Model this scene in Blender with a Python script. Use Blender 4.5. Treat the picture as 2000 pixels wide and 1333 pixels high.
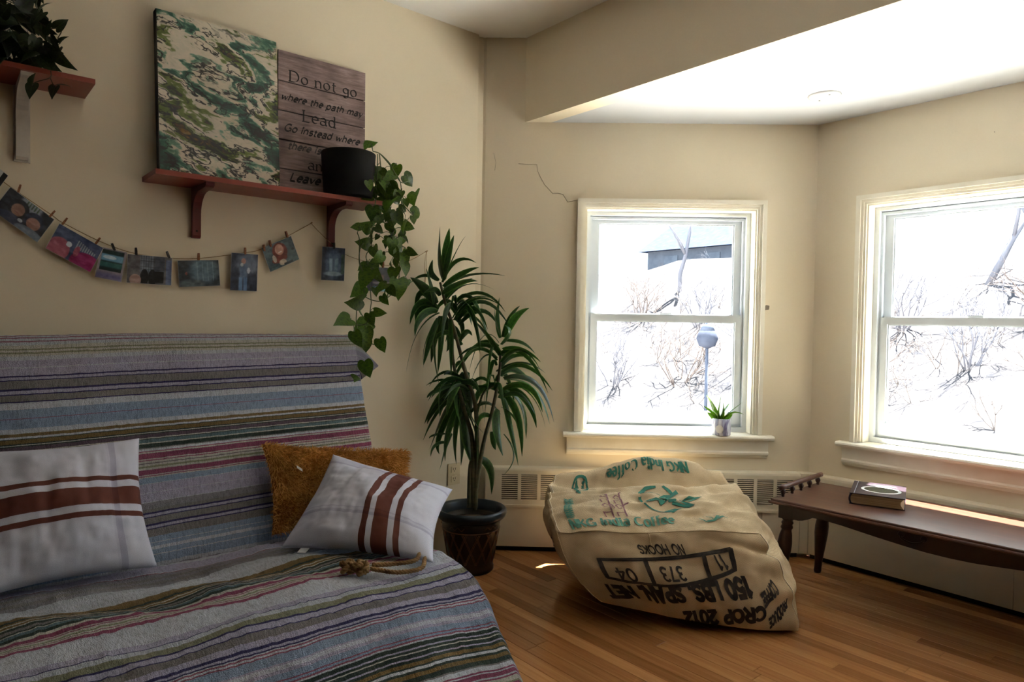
import bpy, bmesh, math, random
import numpy as np
from mathutils import Vector, Matrix

for o in list(bpy.data.objects): bpy.data.objects.remove(o)
SC = bpy.context.scene
COL = SC.collection
PI = math.pi

# ------------------------------------------------------------------ camera, sky, sun, exposure
def look_matrix(yaw, pitch, roll):
    y, p, r = (math.radians(v) for v in (yaw, pitch, roll))
    fw = Vector((math.sin(y)*math.cos(p), math.cos(y)*math.cos(p), math.sin(p)))
    rt = Vector((math.cos(y), -math.sin(y), 0))
    up = rt.cross(fw)
    R = rt*math.cos(r) + up*math.sin(r)
    U = up*math.cos(r) - rt*math.sin(r)
    return Matrix((R, U, -fw)).transposed()

cam = bpy.data.cameras.new('camera')
cam.sensor_width = 36; cam.lens = 24.0; cam.clip_start = .05; cam.clip_end = 300
camo = bpy.data.objects.new('camera', cam); COL.objects.link(camo)
camo.matrix_world = Matrix.Translation((2.813, -2.181, 1.18)) @ look_matrix(-49.728, -1.486, .944).to_4x4()
SC.camera = camo

SC.view_settings.view_transform = 'Standard'
SC.view_settings.look = 'None'
SC.view_settings.gamma = 1.0
SC.view_settings.use_curve_mapping = False
SC.view_settings.exposure = 4.40

SKY_STRENGTH = .25
SUN_STRENGTH = 6.0
world = bpy.data.worlds.new('sky'); SC.world = world; world.use_nodes = True
bg = world.node_tree.nodes['Background']
bg.inputs[0].default_value = (.70, .85, 1.0, 1); bg.inputs[1].default_value = SKY_STRENGTH

sun = bpy.data.lights.new('sun', 'SUN'); sun.energy = SUN_STRENGTH; sun.angle = .0093; sun.color = (1, .95, .88)
suno = bpy.data.objects.new('sun', sun); COL.objects.link(suno)
suno.rotation_euler = Vector((.13, -.99, -3.0)).to_track_quat('-Z', 'Y').to_euler()
suno.location = (1, 6, 12)

# ------------------------------------------------------------------ room dimensions
H_CEIL, H_BAY = 2.65, 2.219
ANG = math.radians(48.422)
L2 = 1.704
E2 = (math.cos(ANG), math.sin(ANG)); N2 = (math.sin(ANG), -math.cos(ANG))
X3, Y3 = L2*E2[0], L2*E2[1]          # corner between the diagonal wall and the bay's front wall
XR = X3 + 2.62                       # other end of the front wall, set wider for the added window
XB = XR + X3                          # room's other side wall
T_F = .204                            # where the bulkhead meets the diagonal wall
WT = .17                              # wall thickness

def W2(s, off, z): return (E2[0]*s + N2[0]*off, E2[1]*s + N2[1]*off, z)
def W3(u, off, z): return (u, Y3 - off, z)
def W4(s, off, z): return (XR + E2[0]*s - N2[0]*off, Y3 - E2[1]*s + N2[1]*off, z)

# portals guide the daylight sampling through the three window openings
def portal(name, f, s0, s1, z0, z1):
    l = bpy.data.lights.new(name, 'AREA'); l.shape = 'RECTANGLE'; l.size = s1-s0; l.size_y = z1-z0
    l.cycles.is_portal = True
    o = bpy.data.objects.new(name, l); COL.objects.link(o)
    p = Vector(f((s0+s1)/2, -.165, (z0+z1)/2)); q = Vector(f((s0+s1)/2, 0, (z0+z1)/2))
    o.location = p; o.rotation_euler = (q-p).to_track_quat('-Z', 'Z').to_euler()
portal('portal', W2, .52, 1.41, .65, 1.79)
portal('portal', W3, 1.377, 2.27, .65, 1.79)
portal('portal', W3, 2.61, 3.50, .65, 1.79)

# ------------------------------------------------------------------ small helpers
def lin(c):
    return tuple(((v/255)/12.92 if v/255 <= .04045 else ((v/255+.055)/1.055)**2.4) for v in c)

class Mat:
    """a node material with a short way to add nodes"""
    def __init__(s, name, color=None, rough=.6, metal=0, spec=.5):
        s.m = bpy.data.materials.new(name); s.m.use_nodes = True
        s.nt = s.m.node_tree; s.b = s.nt.nodes['Principled BSDF']
        s.b.inputs['Roughness'].default_value = rough; s.b.inputs['Metallic'].default_value = metal
        s.b.inputs['Specular IOR Level'].default_value = spec
        if color: s.b.inputs['Base Color'].default_value = (*lin(color), 1)
    def n(s, t, **k):
        nd = s.nt.nodes.new(t)
        for a, v in k.items():
            if a.startswith('i_'): nd.inputs[int(a[2:]) if a[2:].isdigit() else a[2:]].default_value = v
            else: setattr(nd, a, v)
        return nd
    def l(s, a, b): s.nt.links.new(a, b)
    def coord(s, which='Object', scale=(1, 1, 1), rot=(0, 0, 0)):
        tc = s.n('ShaderNodeTexCoord'); mp = s.n('ShaderNodeMapping')
        mp.inputs['Scale'].default_value = scale; mp.inputs['Rotation'].default_value = rot
        s.l(tc.outputs[which], mp.inputs[0]); return mp.outputs[0]
    def noise(s, co, scale=5, detail=3, rough=.5, dist=0):
        nd = s.n('ShaderNodeTexNoise'); nd.inputs['Scale'].default_value = scale
        nd.inputs['Detail'].default_value = detail; nd.inputs['Roughness'].default_value = rough
        nd.inputs['Distortion'].default_value = dist
        s.l(co, nd.inputs['Vector']); return nd.outputs[0]
    def ramp(s, fac, stops, interp='LINEAR', raw=False):
        r = s.n('ShaderNodeValToRGB'); cr = r.color_ramp; cr.interpolation = interp
        while len(cr.elements) < len(stops): cr.elements.new(1)
        for e, (p, c) in zip(cr.elements, stops):
            e.position = p; e.color = (*(c if raw else lin(c)), 1)
        s.l(fac, r.inputs[0]); return r.outputs[0]
    def mul(s, a, b, fac=1.0, mode='MULTIPLY'):
        mx = s.n('ShaderNodeMix', data_type='RGBA', blend_type=mode); mx.inputs[0].default_value = fac
        for src, i in ((a, 6), (b, 7)):
            if isinstance(src, tuple): mx.inputs[i].default_value = (*src, 1)
            else: s.l(src, mx.inputs[i])
        return mx.outputs[2]
    def base(s, out): s.l(out, s.b.inputs['Base Color']); return s
    def bump(s, h, strength=.3, dist=.002):
        b = s.n('ShaderNodeBump'); b.inputs['Strength'].default_value = strength; b.inputs['Distance'].default_value = dist
        s.l(h, b.inputs['Height']); s.l(b.outputs[0], s.b.inputs['Normal']); return s

def noisy(name, c1, c2, scale=8, rough=.6, bump=0, bscale=None, stretch=(1, 1, 1), metal=0, spec=.5, dist=.002, detail=4):
    m = Mat(name, None, rough, metal, spec); co = m.coord('Object', stretch)
    f = m.noise(co, scale, detail)
    m.base(m.ramp(f, [(.3, c1), (.7, c2)]))
    if bump: m.bump(m.noise(co, bscale or scale*4, 4), bump, dist)
    return m.m

def link(name, me, mat=None, parent=None, loc=None):
    o = bpy.data.objects.new(name, me); COL.objects.link(o)
    if mat is not None and not me.materials:
        for mm in (mat if isinstance(mat, (list, tuple)) else [mat]): me.materials.append(mm)
    if parent is not None: o.parent = parent
    if loc: o.location = loc
    return o

def pydata(name, v, f, mat, parent=None, smooth=True, uv=None, loc=None):
    me = bpy.data.meshes.new(name); me.from_pydata([tuple(map(float, p)) for p in v], [], [tuple(map(int, q)) for q in f])
    if smooth: me.polygons.foreach_set('use_smooth', [True]*len(me.polygons))
    if uv is not None:
        u = me.uv_layers.new(name='UVMap'); uv = np.asarray(uv, np.float32)
        idx = np.zeros(len(me.loops), np.int32); me.loops.foreach_get('vertex_index', idx)
        u.data.foreach_set('uv', uv[idx].ravel())
    me.update(); return link(name, me, mat, parent, loc)

def frombm(name, bm, mat, parent=None, smooth=False, bevel=0, seg=2, loc=None):
    if bevel:
        bmesh.ops.bevel(bm, geom=[e for e in bm.edges if e.calc_face_angle(0) > .5], offset=bevel, segments=seg, affect='EDGES', profile=.5)
    bmesh.ops.recalc_face_normals(bm, faces=bm.faces)
    me = bpy.data.meshes.new(name); bm.to_mesh(me); bm.free()
    if smooth: me.polygons.foreach_set('use_smooth', [True]*len(me.polygons))
    return link(name, me, mat, parent, loc)

def bbox(bm, f, a0, a1, b0, b1, c0, c1):
    """a box in the local frame f(a, b, c)"""
    vs = [bm.verts.new(f(a, b, c)) for a in (a0, a1) for b in (b0, b1) for c in (c0, c1)]
    for q in ((0, 1, 3, 2), (4, 6, 7, 5), (0, 4, 5, 1), (2, 3, 7, 6), (0, 2, 6, 4), (1, 5, 7, 3)): bm.faces.new([vs[i] for i in q])
def XYZ(x, y, z): return (x, y, z)
def boxo(name, f, a0, a1, b0, b1, c0, c1, mat, parent=None, bevel=0, smooth=False):
    bm = bmesh.new(); bbox(bm, f, a0, a1, b0, b1, c0, c1); return frombm(name, bm, mat, parent, smooth, bevel)

def prism(bm, pts, axis_f, t0, t1):
    """polygon pts (p, q) swept from t0 to t1; axis_f(p, q, t) gives the point"""
    a = [bm.verts.new(axis_f(p, q, t0)) for p, q in pts]; b = [bm.verts.new(axis_f(p, q, t1)) for p, q in pts]
    n = len(pts); bm.faces.new(a); bm.faces.new(b[::-1])
    for i in range(n): bm.faces.new((a[i], b[i], b[(i+1) % n], a[(i+1) % n]))

def lathe_data(prof, n=32, c=(0, 0, 0), axis=None, cap=True):
    v, f = [], []
    for r, z in prof:
        for k in range(n):
            t = 2*PI*k/n; v.append((c[0]+r*math.cos(t), c[1]+r*math.sin(t), c[2]+z))
    for i in range(len(prof)-1):
        for k in range(n):
            k2 = (k+1) % n; f.append((i*n+k, i*n+k2, (i+1)*n+k2, (i+1)*n+k))
    if cap:
        f.append(tuple(range(n))[::-1]); f.append(tuple((len(prof)-1)*n+k for k in range(n)))
    return v, f
def lathe(name, prof, mat, parent=None, n=32, c=(0, 0, 0), cap=True, smooth=True):
    v, f = lathe_data(prof, n, c, cap=cap); return pydata(name, v, f, mat, parent, smooth)

def catmull(P, n=8):
    P = [Vector(p) for p in P]
    if len(P) < 3: return P
    Q = [P[0]*2-P[1]]+P+[P[-1]*2-P[-2]]; out = []
    for i in range(1, len(Q)-2):
        for k in range(n):
            t = k/n; a, b, c, d = Q[i-1], Q[i], Q[i+1], Q[i+2]
            out.append(.5*((2*b)+(c-a)*t+(2*a-5*b+4*c-d)*t*t+(3*b-3*c+d-a)*t**3))
    out.append(P[-1]); return out

def tube_data(P, r, sides=6, V=None, F=None):
    """a tube along P, radius r (number or list)"""
    V = [] if V is None else V; F = [] if F is None else F
    P = [Vector(p) for p in P]; n = len(P); st = len(V)
    rr = r if isinstance(r, (list, tuple)) else [r]*n
    ref = Vector((0, 0, 1))
    for i in range(n):
        t = (P[min(i+1, n-1)]-P[max(i-1, 0)])
        t = t.normalized() if t.length > 1e-9 else Vector((0, 0, 1))
        rf = ref if abs(t.dot(ref)) < .95 else Vector((1, 0, 0))
        a = t.cross(rf).normalized(); b = t.cross(a)
        for k in range(sides):
            th = 2*PI*k/sides; V.append(tuple(P[i]+(a*math.cos(th)+b*math.sin(th))*rr[i]))
    for i in range(n-1):
        for k in range(sides):
            k2 = (k+1) % sides; F.append((st+i*sides+k, st+i*sides+k2, st+(i+1)*sides+k2, st+(i+1)*sides+k))
    F.append(tuple(st+k for k in range(sides))[::-1]); F.append(tuple(st+(n-1)*sides+k for k in range(sides)))
    return V, F
def tube(name, P, r, mat, parent=None, sides=6):
    v, f = tube_data(P, r, sides); return pydata(name, v, f, mat, parent)

def tag(o, label=None, cat=None, group=None, kind=None):
    if label: o['label'] = label
    if cat: o['category'] = cat
    if group: o['group'] = group
    if kind: o['kind'] = kind
    return o
def thing(name, label, cat, loc=(0, 0, 0), group=None):
    o = bpy.data.objects.new(name, None); COL.objects.link(o); o.empty_display_size = .05
    o.location = loc; tag(o, label, cat, group)
    o.matrix_world = Matrix.Translation(loc)
    return o
def under(parent, *objs):
    """parts were built in world coordinates: keep them there under the thing"""
    for o in objs:
        o.parent = parent; o.matrix_parent_inverse = Matrix.Translation(-Vector(parent.location))
    return objs[0] if objs else None
def structure(o): o['kind'] = 'structure'; return o

# value noise for modelling (seeded, vectorised)
RNG = np.random.RandomState(7)
_T = RNG.rand(64, 64, 64).astype(np.float32)
def vnoise(x, y, z=0.0):
    x, y, z = np.broadcast_arrays(np.asarray(x, float), np.asarray(y, float), np.asarray(z, float))
    xi, yi, zi = np.floor(x).astype(int), np.floor(y).astype(int), np.floor(z).astype(int)
    fx, fy, fz = x-xi, y-yi, z-zi
    fx, fy, fz = (t*t*(3-2*t) for t in (fx, fy, fz))
    def g(a, b, c): return _T[(xi+a) % 64, (yi+b) % 64, (zi+c) % 64]
    c00 = g(0,0,0)*(1-fx)+g(1,0,0)*fx; c10 = g(0,1,0)*(1-fx)+g(1,1,0)*fx
    c01 = g(0,0,1)*(1-fx)+g(1,0,1)*fx; c11 = g(0,1,1)*(1-fx)+g(1,1,1)*fx
    return ((c00*(1-fy)+c10*fy)*(1-fz)+(c01*(1-fy)+c11*fy)*fz)*2-1
def fbm(x, y, z=0.0, o=4):
    r = 0; a = 1
    for k in range(o): r = r+a*vnoise(np.asarray(x)*2**k+17.3*k, np.asarray(y)*2**k+5.1*k, np.asarray(z)*2**k); a *= .5
    return r
def sstep(a, b, x):
    t = np.clip((np.asarray(x, float)-a)/(b-a), 0, 1); return t*t*(3-2*t)

# ------------------------------------------------------------------ lettering: stroke letters drawn with a pen
def arc(cx, cy, rx, ry, a0, a1, n=14):
    return [(cx+rx*math.cos(math.radians(a0+(a1-a0)*k/n)), cy+ry*math.sin(math.radians(a0+(a1-a0)*k/n))) for k in range(n+1)]
X_ = .46
GLY = {
 'N': (.62, [[(0,0),(0,.7)], [(0,.7),(.5,0)], [(.5,0),(.5,.7)]]),
 'K': (.58, [[(0,0),(0,.7)], [(.46,.7),(.02,.28)], [(.14,.4),(.5,0)]]),
 'G': (.74, [arc(.33,.35,.33,.35,50,350), [(.62,.02),(.62,.32)], [(.62,.32),(.4,.32)]]),
 'I': (.2, [[(.04,0),(.04,.7)]]),
 'C': (.68, [arc(.33,.35,.33,.35,50,310)]),
 'D': (.7, [[(0,0),(0,.7)], [(0,.7),(.22,.7)]+arc(.22,.35,.36,.35,85,-85)+[(.22,0),(0,0)]]),
 'L': (.5, [[(0,0),(0,.7)], [(0,0),(.4,0)]]),
 'O': (.74, [arc(.32,.35,.32,.35,0,360,22)]),
 'H': (.62, [[(0,0),(0,.7)], [(.5,0),(.5,.7)], [(0,.36),(.5,.36)]]),
 'S': (.56, [arc(.23,.52,.22,.18,30,270,12)+arc(.23,.17,.22,.17,85,-150,12)]),
 'B': (.56, [[(0,0),(0,.7)], [(0,.7),(.2,.7)]+arc(.22,.53,.18,.17,85,-85,8)+[(0,.36)], [(0,.36),(.2,.36)]+arc(.22,.18,.22,.18,85,-85,8)+[(0,0)]]),
 'P': (.54, [[(0,0),(0,.7)], [(0,.7),(.2,.7)]+arc(.22,.5,.22,.2,85,-85,8)+[(0,.3)]]),
 'R': (.58, [[(0,0),(0,.7)], [(0,.7),(.2,.7)]+arc(.22,.51,.22,.19,85,-85,8)+[(0,.32)], [(.2,.32),(.46,0)]]),
 'A': (.62, [[(0,0),(.27,.7)], [(.27,.7),(.54,0)], [(.1,.24),(.44,.24)]]),
 'E': (.5, [[(0,0),(0,.7)], [(0,.7),(.4,.7)], [(0,.36),(.34,.36)], [(0,0),(.4,0)]]),
 'F': (.48, [[(0,0),(0,.7)], [(0,.7),(.4,.7)], [(0,.36),(.32,.36)]]),
 'T': (.56, [[(.24,0),(.24,.7)], [(0,.7),(.48,.7)]]),
 'U': (.6, [[(0,.7),(0,.22)]+arc(.24,.22,.24,.22,180,360,10)+[(.48,.7)]]),
 '0': (.58, [arc(.23,.35,.23,.35,0,360,20)]),
 '1': (.36, [[(.2,0),(.2,.7)], [(.2,.7),(.06,.56)]]),
 '2': (.54, [arc(.22,.5,.21,.2,160,-30,10)+[(.02,.02)], [(.02,0),(.46,0)]]),
 '3': (.54, [arc(.2,.52,.2,.18,140,-90,10), arc(.2,.18,.22,.18,90,-140,10)]),
 '4': (.58, [[(.36,0),(.36,.7)], [(.36,.7),(.02,.2)], [(.02,.2),(.5,.2)]]),
 '5': (.54, [[(.42,.7),(.08,.7)], [(.08,.7),(.05,.4)], [(.05,.4)]+arc(.2,.22,.23,.22,110,-140,12)]),
 '7': (.52, [[(.02,.7),(.44,.7)], [(.44,.7),(.16,0)]]),
 '.': (.2, [[(.04,0),(.04,.08)]]),
 'n': (.52, [[(.02,0),(.02,X_)], [(.02,.26)]+arc(.2,.28,.18,.18,160,0,8)+[(.38,0)]]),
 'd': (.54, [[(.4,0),(.4,.72)], arc(.21,.23,.2,.23,0,360,18)]),
 'i': (.2, [[(.04,0),(.04,X_)], arc(.04,.62,.035,.035,0,360,8)]),
 'a': (.5, [arc(.19,.35,.17,.12,150,0,8)+[(.36,.06),(.44,0)], arc(.18,.13,.18,.13,40,330,14)]),
 'o': (.52, [arc(.21,.23,.21,.23,0,360,18)]),
 'f': (.34, [[(.1,0),(.1,.55)]+arc(.22,.56,.12,.14,180,40,8), [(0,.42),(.26,.42)]]),
 'e': (.48, [[(.02,.25),(.39,.25)]+arc(.2,.24,.2,.22,5,310,16)]),
 't': (.36, [[(.12,.62),(.12,.1)]+arc(.22,.1,.1,.1,180,300,6), [(0,.43),(.28,.43)]]),
 'g': (.5, [arc(.2,.27,.18,.18,0,360,16), [(.38,.44),(.38,-.06)]+arc(.2,-.06,.18,.14,0,-150,10)]),
 'h': (.52, [[(.02,0),(.02,.72)], [(.02,.26)]+arc(.2,.28,.18,.18,160,0,8)+[(.38,0)]]),
 'w': (.7, [[(0,X_),(.15,0)], [(.15,0),(.3,.4)], [(.3,.4),(.45,0)], [(.45,0),(.6,X_)]]),
 'r': (.36, [[(.02,0),(.02,X_)], [(.02,.26)]+arc(.18,.28,.16,.16,160,50,6)]),
 'p': (.54, [[(.02,-.22),(.02,X_)], arc(.22,.23,.2,.23,0,360,18)]),
 'm': (.8, [[(.02,0),(.02,X_)], [(.02,.26)]+arc(.18,.29,.16,.17,160,0,8)+[(.34,0)], [(.34,.26)]+arc(.5,.29,.16,.17,160,0,8)+[(.66,0)]]),
 'y': (.5, [[(0,X_),(.2,.02)], [(.42,X_),(.12,-.22)]]),
 's': (.42, [arc(.18,.34,.15,.11,30,270,10)+arc(.18,.12,.16,.12,85,-150,10)]),
 'v': (.48, [[(0,X_),(.2,0)], [(.2,0),(.4,X_)]]),
 'l': (.2, [[(.04,0),(.04,.72)]]),
 ' ': (.3, []),
}
def strokes_of(text, shear=0, gap=.06, serif=False):
    out, x = [], 0
    for ch in text:
        adv, st = GLY[ch]
        for s in st:
            out.append([(x+p+shear*q, q) for p, q in s])
            if serif and len(s) == 2 and abs(s[0][0]-s[1][0]) < .02:
                for p, q in s:
                    if q > .5 and ch in 'dhl' or (q > .4 and ch in 'nirmp'): out.append([(x+p-.09, q-.03), (x+p, q)])
                    else: out.append([(x+p-.1, q), (x+p+.1, q)])
        x += adv+gap
    return out, x
def ribbon(V, F, pts, width, f, pen=None, step=.06):
    """a flat pen stroke along pts, subdivided; f maps (x, y) to space; pen = nib angle for thick and thin"""
    P = [pts[0]]
    for a, b in zip(pts, pts[1:]):
        d = math.hypot(b[0]-a[0], b[1]-a[1]); k = max(1, int(d/step))
        P += [(a[0]+(b[0]-a[0])*i/k, a[1]+(b[1]-a[1])*i/k) for i in range(1, k+1)]
    n = len(P); st = len(V); closed = math.hypot(P[0][0]-P[-1][0], P[0][1]-P[-1][1]) < 1e-4
    for i in range(n):
        i0, i1 = (i-1, i+1)
        if closed: a, b = P[(i-1) % (n-1)], P[(i+1) % (n-1)]
        else: a, b = P[max(i0, 0)], P[min(i1, n-1)]
        tx, ty = b[0]-a[0], b[1]-a[1]; d = math.hypot(tx, ty) or 1; tx /= d; ty /= d
        w = width if pen is None else width*(.3+.7*abs(math.sin(math.atan2(ty, tx)-pen)))
        ex = 0
        if not closed and pen is None: ex = (-.4*width if i == 0 else .4*width if i == n-1 else 0)
        V.append(f(P[i][0]-ty*w/2+tx*ex, P[i][1]+tx*w/2+ty*ex)); V.append(f(P[i][0]+ty*w/2+tx*ex, P[i][1]-tx*w/2+ty*ex))
    for i in range(n-1): F.append((st+2*i, st+2*i+1, st+2*i+3, st+2*i+2))
def lettering(name, lines, mat, parent):
    """lines: (strokes, width, f, pen)"""
    V, F = [], []
    for st, w, f, pen in lines:
        for s in st: ribbon(V, F, s, w, f, pen)
    return pydata(name, V, F, mat, parent, smooth=False)
DRAC= [[-0.175,0.3,1.386,-0.205,0.335,1.502,-0.189,0.343,1.628,0.0496],[-0.17,0.3,1.386,-0.156,0.356,1.534,-0.14,0.371,1.617,0.0431],[-0.17,0.3,1.38,-0.142,0.366,1.511,-0.113,0.383,1.584,0.028],[-0.165,0.3,1.38,-0.128,0.393,1.509,-0.048,0.417,1.577,0.0086],[-0.175,0.3,1.37,-0.116,0.356,1.524,-0.01,0.37,1.459,0.0194],[-0.17,0.3,1.349,-0.077,0.39,1.423,0.009,0.412,1.435,0.028],[-0.169,0.3,1.338,-0.076,0.225,1.449,0.119,0.207,1.412,0.0151],[-0.164,0.3,1.296,-0.099,0.306,1.412,-0.01,0.307,1.377,0.0366],[-0.158,0.3,1.274,-0.066,0.394,1.413,0.083,0.417,1.332,0.0172],[-0.125,0.3,1.201,-0.052,0.339,1.354,0.099,0.349,1.285,0.0172],[-0.119,0.3,1.19,-0.02,0.386,1.36,0.11,0.407,1.26,0.0129],[-0.121,0.3,1.284,-0.057,0.241,1.311,-0.039,0.226,1.168,0.0366],[-0.193,0.3,1.38,-0.249,0.306,1.426,-0.228,0.308,1.476,0.028],[-0.191,0.3,1.38,-0.264,0.265,1.442,-0.383,0.257,1.364,0.0194],[-0.203,0.3,1.268,-0.255,0.32,1.355,-0.321,0.325,1.389,0.0474],[-0.211,0.3,1.263,-0.214,0.326,1.345,-0.249,0.332,1.437,0.0259],[-0.211,0.3,1.258,-0.362,0.222,1.411,-0.392,0.203,1.197,0.028],[-0.195,0.3,1.247,-0.326,0.26,1.338,-0.385,0.25,1.166,0.0323],[-0.195,0.3,1.237,-0.315,0.271,1.315,-0.32,0.264,1.142,0.0366],[-0.195,0.3,1.231,-0.274,0.389,1.257,-0.282,0.411,1.113,0.0345],[-0.188,0.3,1.226,-0.3,0.361,1.192,-0.33,0.376,0.942,0.0259],[-0.189,0.3,1.21,-0.294,0.249,1.126,-0.283,0.237,0.957,0.0302],[-0.194,0.3,1.199,-0.23,0.367,1.097,-0.248,0.383,0.978,0.0302],[-0.189,0.3,1.189,-0.214,0.246,1.094,-0.247,0.232,0.982,0.028],[-0.184,0.3,1.21,-0.241,0.334,1.089,-0.174,0.342,0.868,0.0323],[-0.173,0.3,1.21,-0.185,0.243,1.103,-0.197,0.229,0.926,0.028],[-0.157,0.3,1.2,-0.116,0.22,1.112,-0.167,0.2,1.034,0.0366],[-0.136,0.3,1.2,-0.123,0.38,1.081,-0.114,0.4,0.929,0.0259],[-0.114,0.3,1.201,-0.056,0.259,1.185,-0.096,0.248,1.075,0.0323],[-0.157,0.3,1.243,-0.189,0.26,1.166,-0.146,0.25,1.098,0.028],[-0.18,0.3,1.317,-0.111,0.401,1.357,-0.022,0.426,1.383,0.0302],[-0.185,0.3,1.306,-0.195,0.381,1.362,-0.25,0.401,1.311,0.028],[0.105,0.3,1.109,0.08,0.273,1.188,0.096,0.267,1.303,0.0216],[0.105,0.3,1.119,0.084,0.397,1.198,0.078,0.421,1.246,0.0194],[0.116,0.3,1.114,0.15,0.319,1.229,0.194,0.324,1.263,0.0237],[0.121,0.3,1.114,0.162,0.345,1.231,0.238,0.356,1.253,0.0453],[0.11,0.3,1.034,0.017,0.258,1.148,-0.041,0.247,1.208,0.0366],[0.107,0.3,1.024,0.058,0.393,1.105,0.036,0.416,1.151,0.028],[0.122,0.3,1.098,0.227,0.347,1.118,0.273,0.359,1.038,0.0194],[0.117,0.3,1.056,0.224,0.398,1.092,0.293,0.422,1.004,0.0237],[0.113,0.3,0.992,0.209,0.384,1.13,0.292,0.406,0.973,0.0431],[0.113,0.3,0.971,0.153,0.275,1.055,0.263,0.269,1.014,0.028],[0.124,0.3,0.949,0.225,0.286,1.053,0.354,0.283,0.86,0.0216],[0.108,0.3,0.928,0.156,0.251,1.015,0.26,0.238,0.891,0.0323],[0.124,0.3,0.917,0.304,0.247,0.986,0.371,0.234,0.702,0.0323],[0.135,0.3,0.907,0.291,0.232,0.925,0.35,0.215,0.688,0.0323],[0.136,0.3,0.891,0.281,0.275,0.888,0.327,0.269,0.68,0.0323],[0.136,0.3,0.875,0.26,0.331,0.849,0.283,0.339,0.689,0.0323],[0.131,0.3,0.864,0.241,0.221,0.805,0.242,0.201,0.612,0.0345],[0.126,0.3,0.843,0.217,0.345,0.781,0.218,0.356,0.554,0.0323],[0.126,0.3,0.821,0.159,0.282,0.74,0.194,0.278,0.495,0.028],[0.116,0.3,0.779,0.172,0.277,0.777,0.214,0.271,0.647,0.0259],[0.1,0.3,0.768,0.084,0.371,0.705,0.127,0.388,0.562,0.041],[0.093,0.3,0.885,0.02,0.308,0.887,0.005,0.311,0.744,0.0366],[0.088,0.3,0.89,-0.024,0.278,0.88,-0.016,0.273,0.749,0.028],[0.069,0.3,0.735,-0.037,0.309,0.796,0.016,0.311,0.552,0.0388],[0.07,0.3,0.66,0.084,0.35,0.611,0.094,0.362,0.584,0.0237],[0.015,0.3,0.53,0.091,0.23,0.496,0.074,0.213,0.335,0.0388],[0.129,0.3,0.65,0.236,0.399,0.562,0.131,0.424,0.475,0.0086],[0.105,0.3,0.821,0.164,0.224,0.938,0.235,0.205,0.775,0.0323],[0.125,0.3,0.864,0.252,0.358,0.954,0.314,0.372,0.768,0.0323],[0.121,0.3,0.832,0.217,0.375,0.894,0.275,0.394,0.762,0.0323],[0.11,0.3,1.024,0.149,0.223,1.097,0.207,0.204,1.043,0.028],[0.111,0.3,1.077,0.188,0.365,1.151,0.123,0.381,1.173,0.028],[-0.084,0.3,0.935,-0.043,0.287,0.889,-0.021,0.284,0.731,0.0582],[-0.099,0.3,0.913,-0.204,0.326,0.917,-0.173,0.333,0.711,0.0474],[-0.105,0.3,0.903,-0.199,0.222,0.882,-0.26,0.202,0.809,0.0216],[-0.12,0.3,0.881,-0.217,0.229,0.82,-0.295,0.211,0.685,0.028],[-0.115,0.3,0.86,-0.224,0.253,0.765,-0.252,0.242,0.682,0.0259],[-0.119,0.3,0.817,-0.174,0.396,0.731,-0.212,0.42,0.588,0.0388],[-0.108,0.3,0.796,-0.21,0.256,0.623,-0.185,0.245,0.535,0.028],[-0.103,0.3,0.764,-0.154,0.359,0.657,-0.139,0.374,0.529,0.0388],[-0.092,0.3,0.753,-0.11,0.391,0.639,-0.085,0.414,0.522,0.0366],[-0.098,0.3,0.839,-0.095,0.393,0.777,-0.056,0.417,0.702,0.0431],[-0.081,0.3,0.743,-0.066,0.283,0.625,-0.076,0.279,0.489,0.0323],[-0.06,0.3,0.754,-0.056,0.285,0.629,-0.007,0.282,0.467,0.0647],[-0.049,0.3,0.743,0.014,0.317,0.662,0.004,0.321,0.511,0.0474],[-0.117,0.3,0.645,-0.155,0.363,0.557,-0.173,0.378,0.482,0.0323],[-0.13,0.3,0.838,-0.181,0.24,0.777,-0.187,0.225,0.717,0.0302],[-0.104,0.3,0.924,-0.141,0.358,0.958,-0.152,0.372,0.932,0.0172],[-0.126,0.3,0.881,-0.223,0.367,0.854,-0.23,0.383,0.824,0.0237],[-0.138,0.3,0.602,-0.203,0.378,0.631,-0.205,0.398,0.553,0.0151],[-0.149,0.3,0.645,-0.231,0.227,0.636,-0.261,0.208,0.609,0.0129],[-0.089,0.3,0.903,-0.128,0.394,0.858,-0.126,0.418,0.747,0.0431],[-0.077,0.3,0.86,-0.117,0.237,0.744,-0.137,0.221,0.632,0.0431],[-0.066,0.3,0.839,-0.083,0.283,0.705,-0.059,0.278,0.589,0.0431],[-0.088,0.3,0.882,-0.016,0.332,0.931,0.017,0.34,0.834,0.028],[-0.05,0.3,0.797,-0.013,0.389,0.719,0.04,0.411,0.667,0.028]]
STEM= [[[-0.186,0.3,1.37],[-0.158,0.3,1.264],[-0.119,0.3,1.158],[-0.063,0.3,0.957],[-0.012,0.3,0.797],[0.001,0.3,0.605],[-0.003,0.3,0.293]],[[-0.119,0.3,1.169],[-0.122,0.3,1.03],[-0.099,0.3,0.903],[-0.06,0.3,0.754],[-0.02,0.3,0.605],[-0.01,0.3,0.293]],[[0.106,0.3,1.045],[0.103,0.3,0.938],[0.074,0.3,0.767],[0.033,0.3,0.606],[0.004,0.3,0.412],[-0.005,0.3,0.282]],[[0.002,0.3,0.551],[-0.029,0.3,0.497],[-0.031,0.3,0.292]],[[0.093,0.3,0.885],[0.03,0.3,0.846],[-0.001,0.3,0.755]]]
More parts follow.
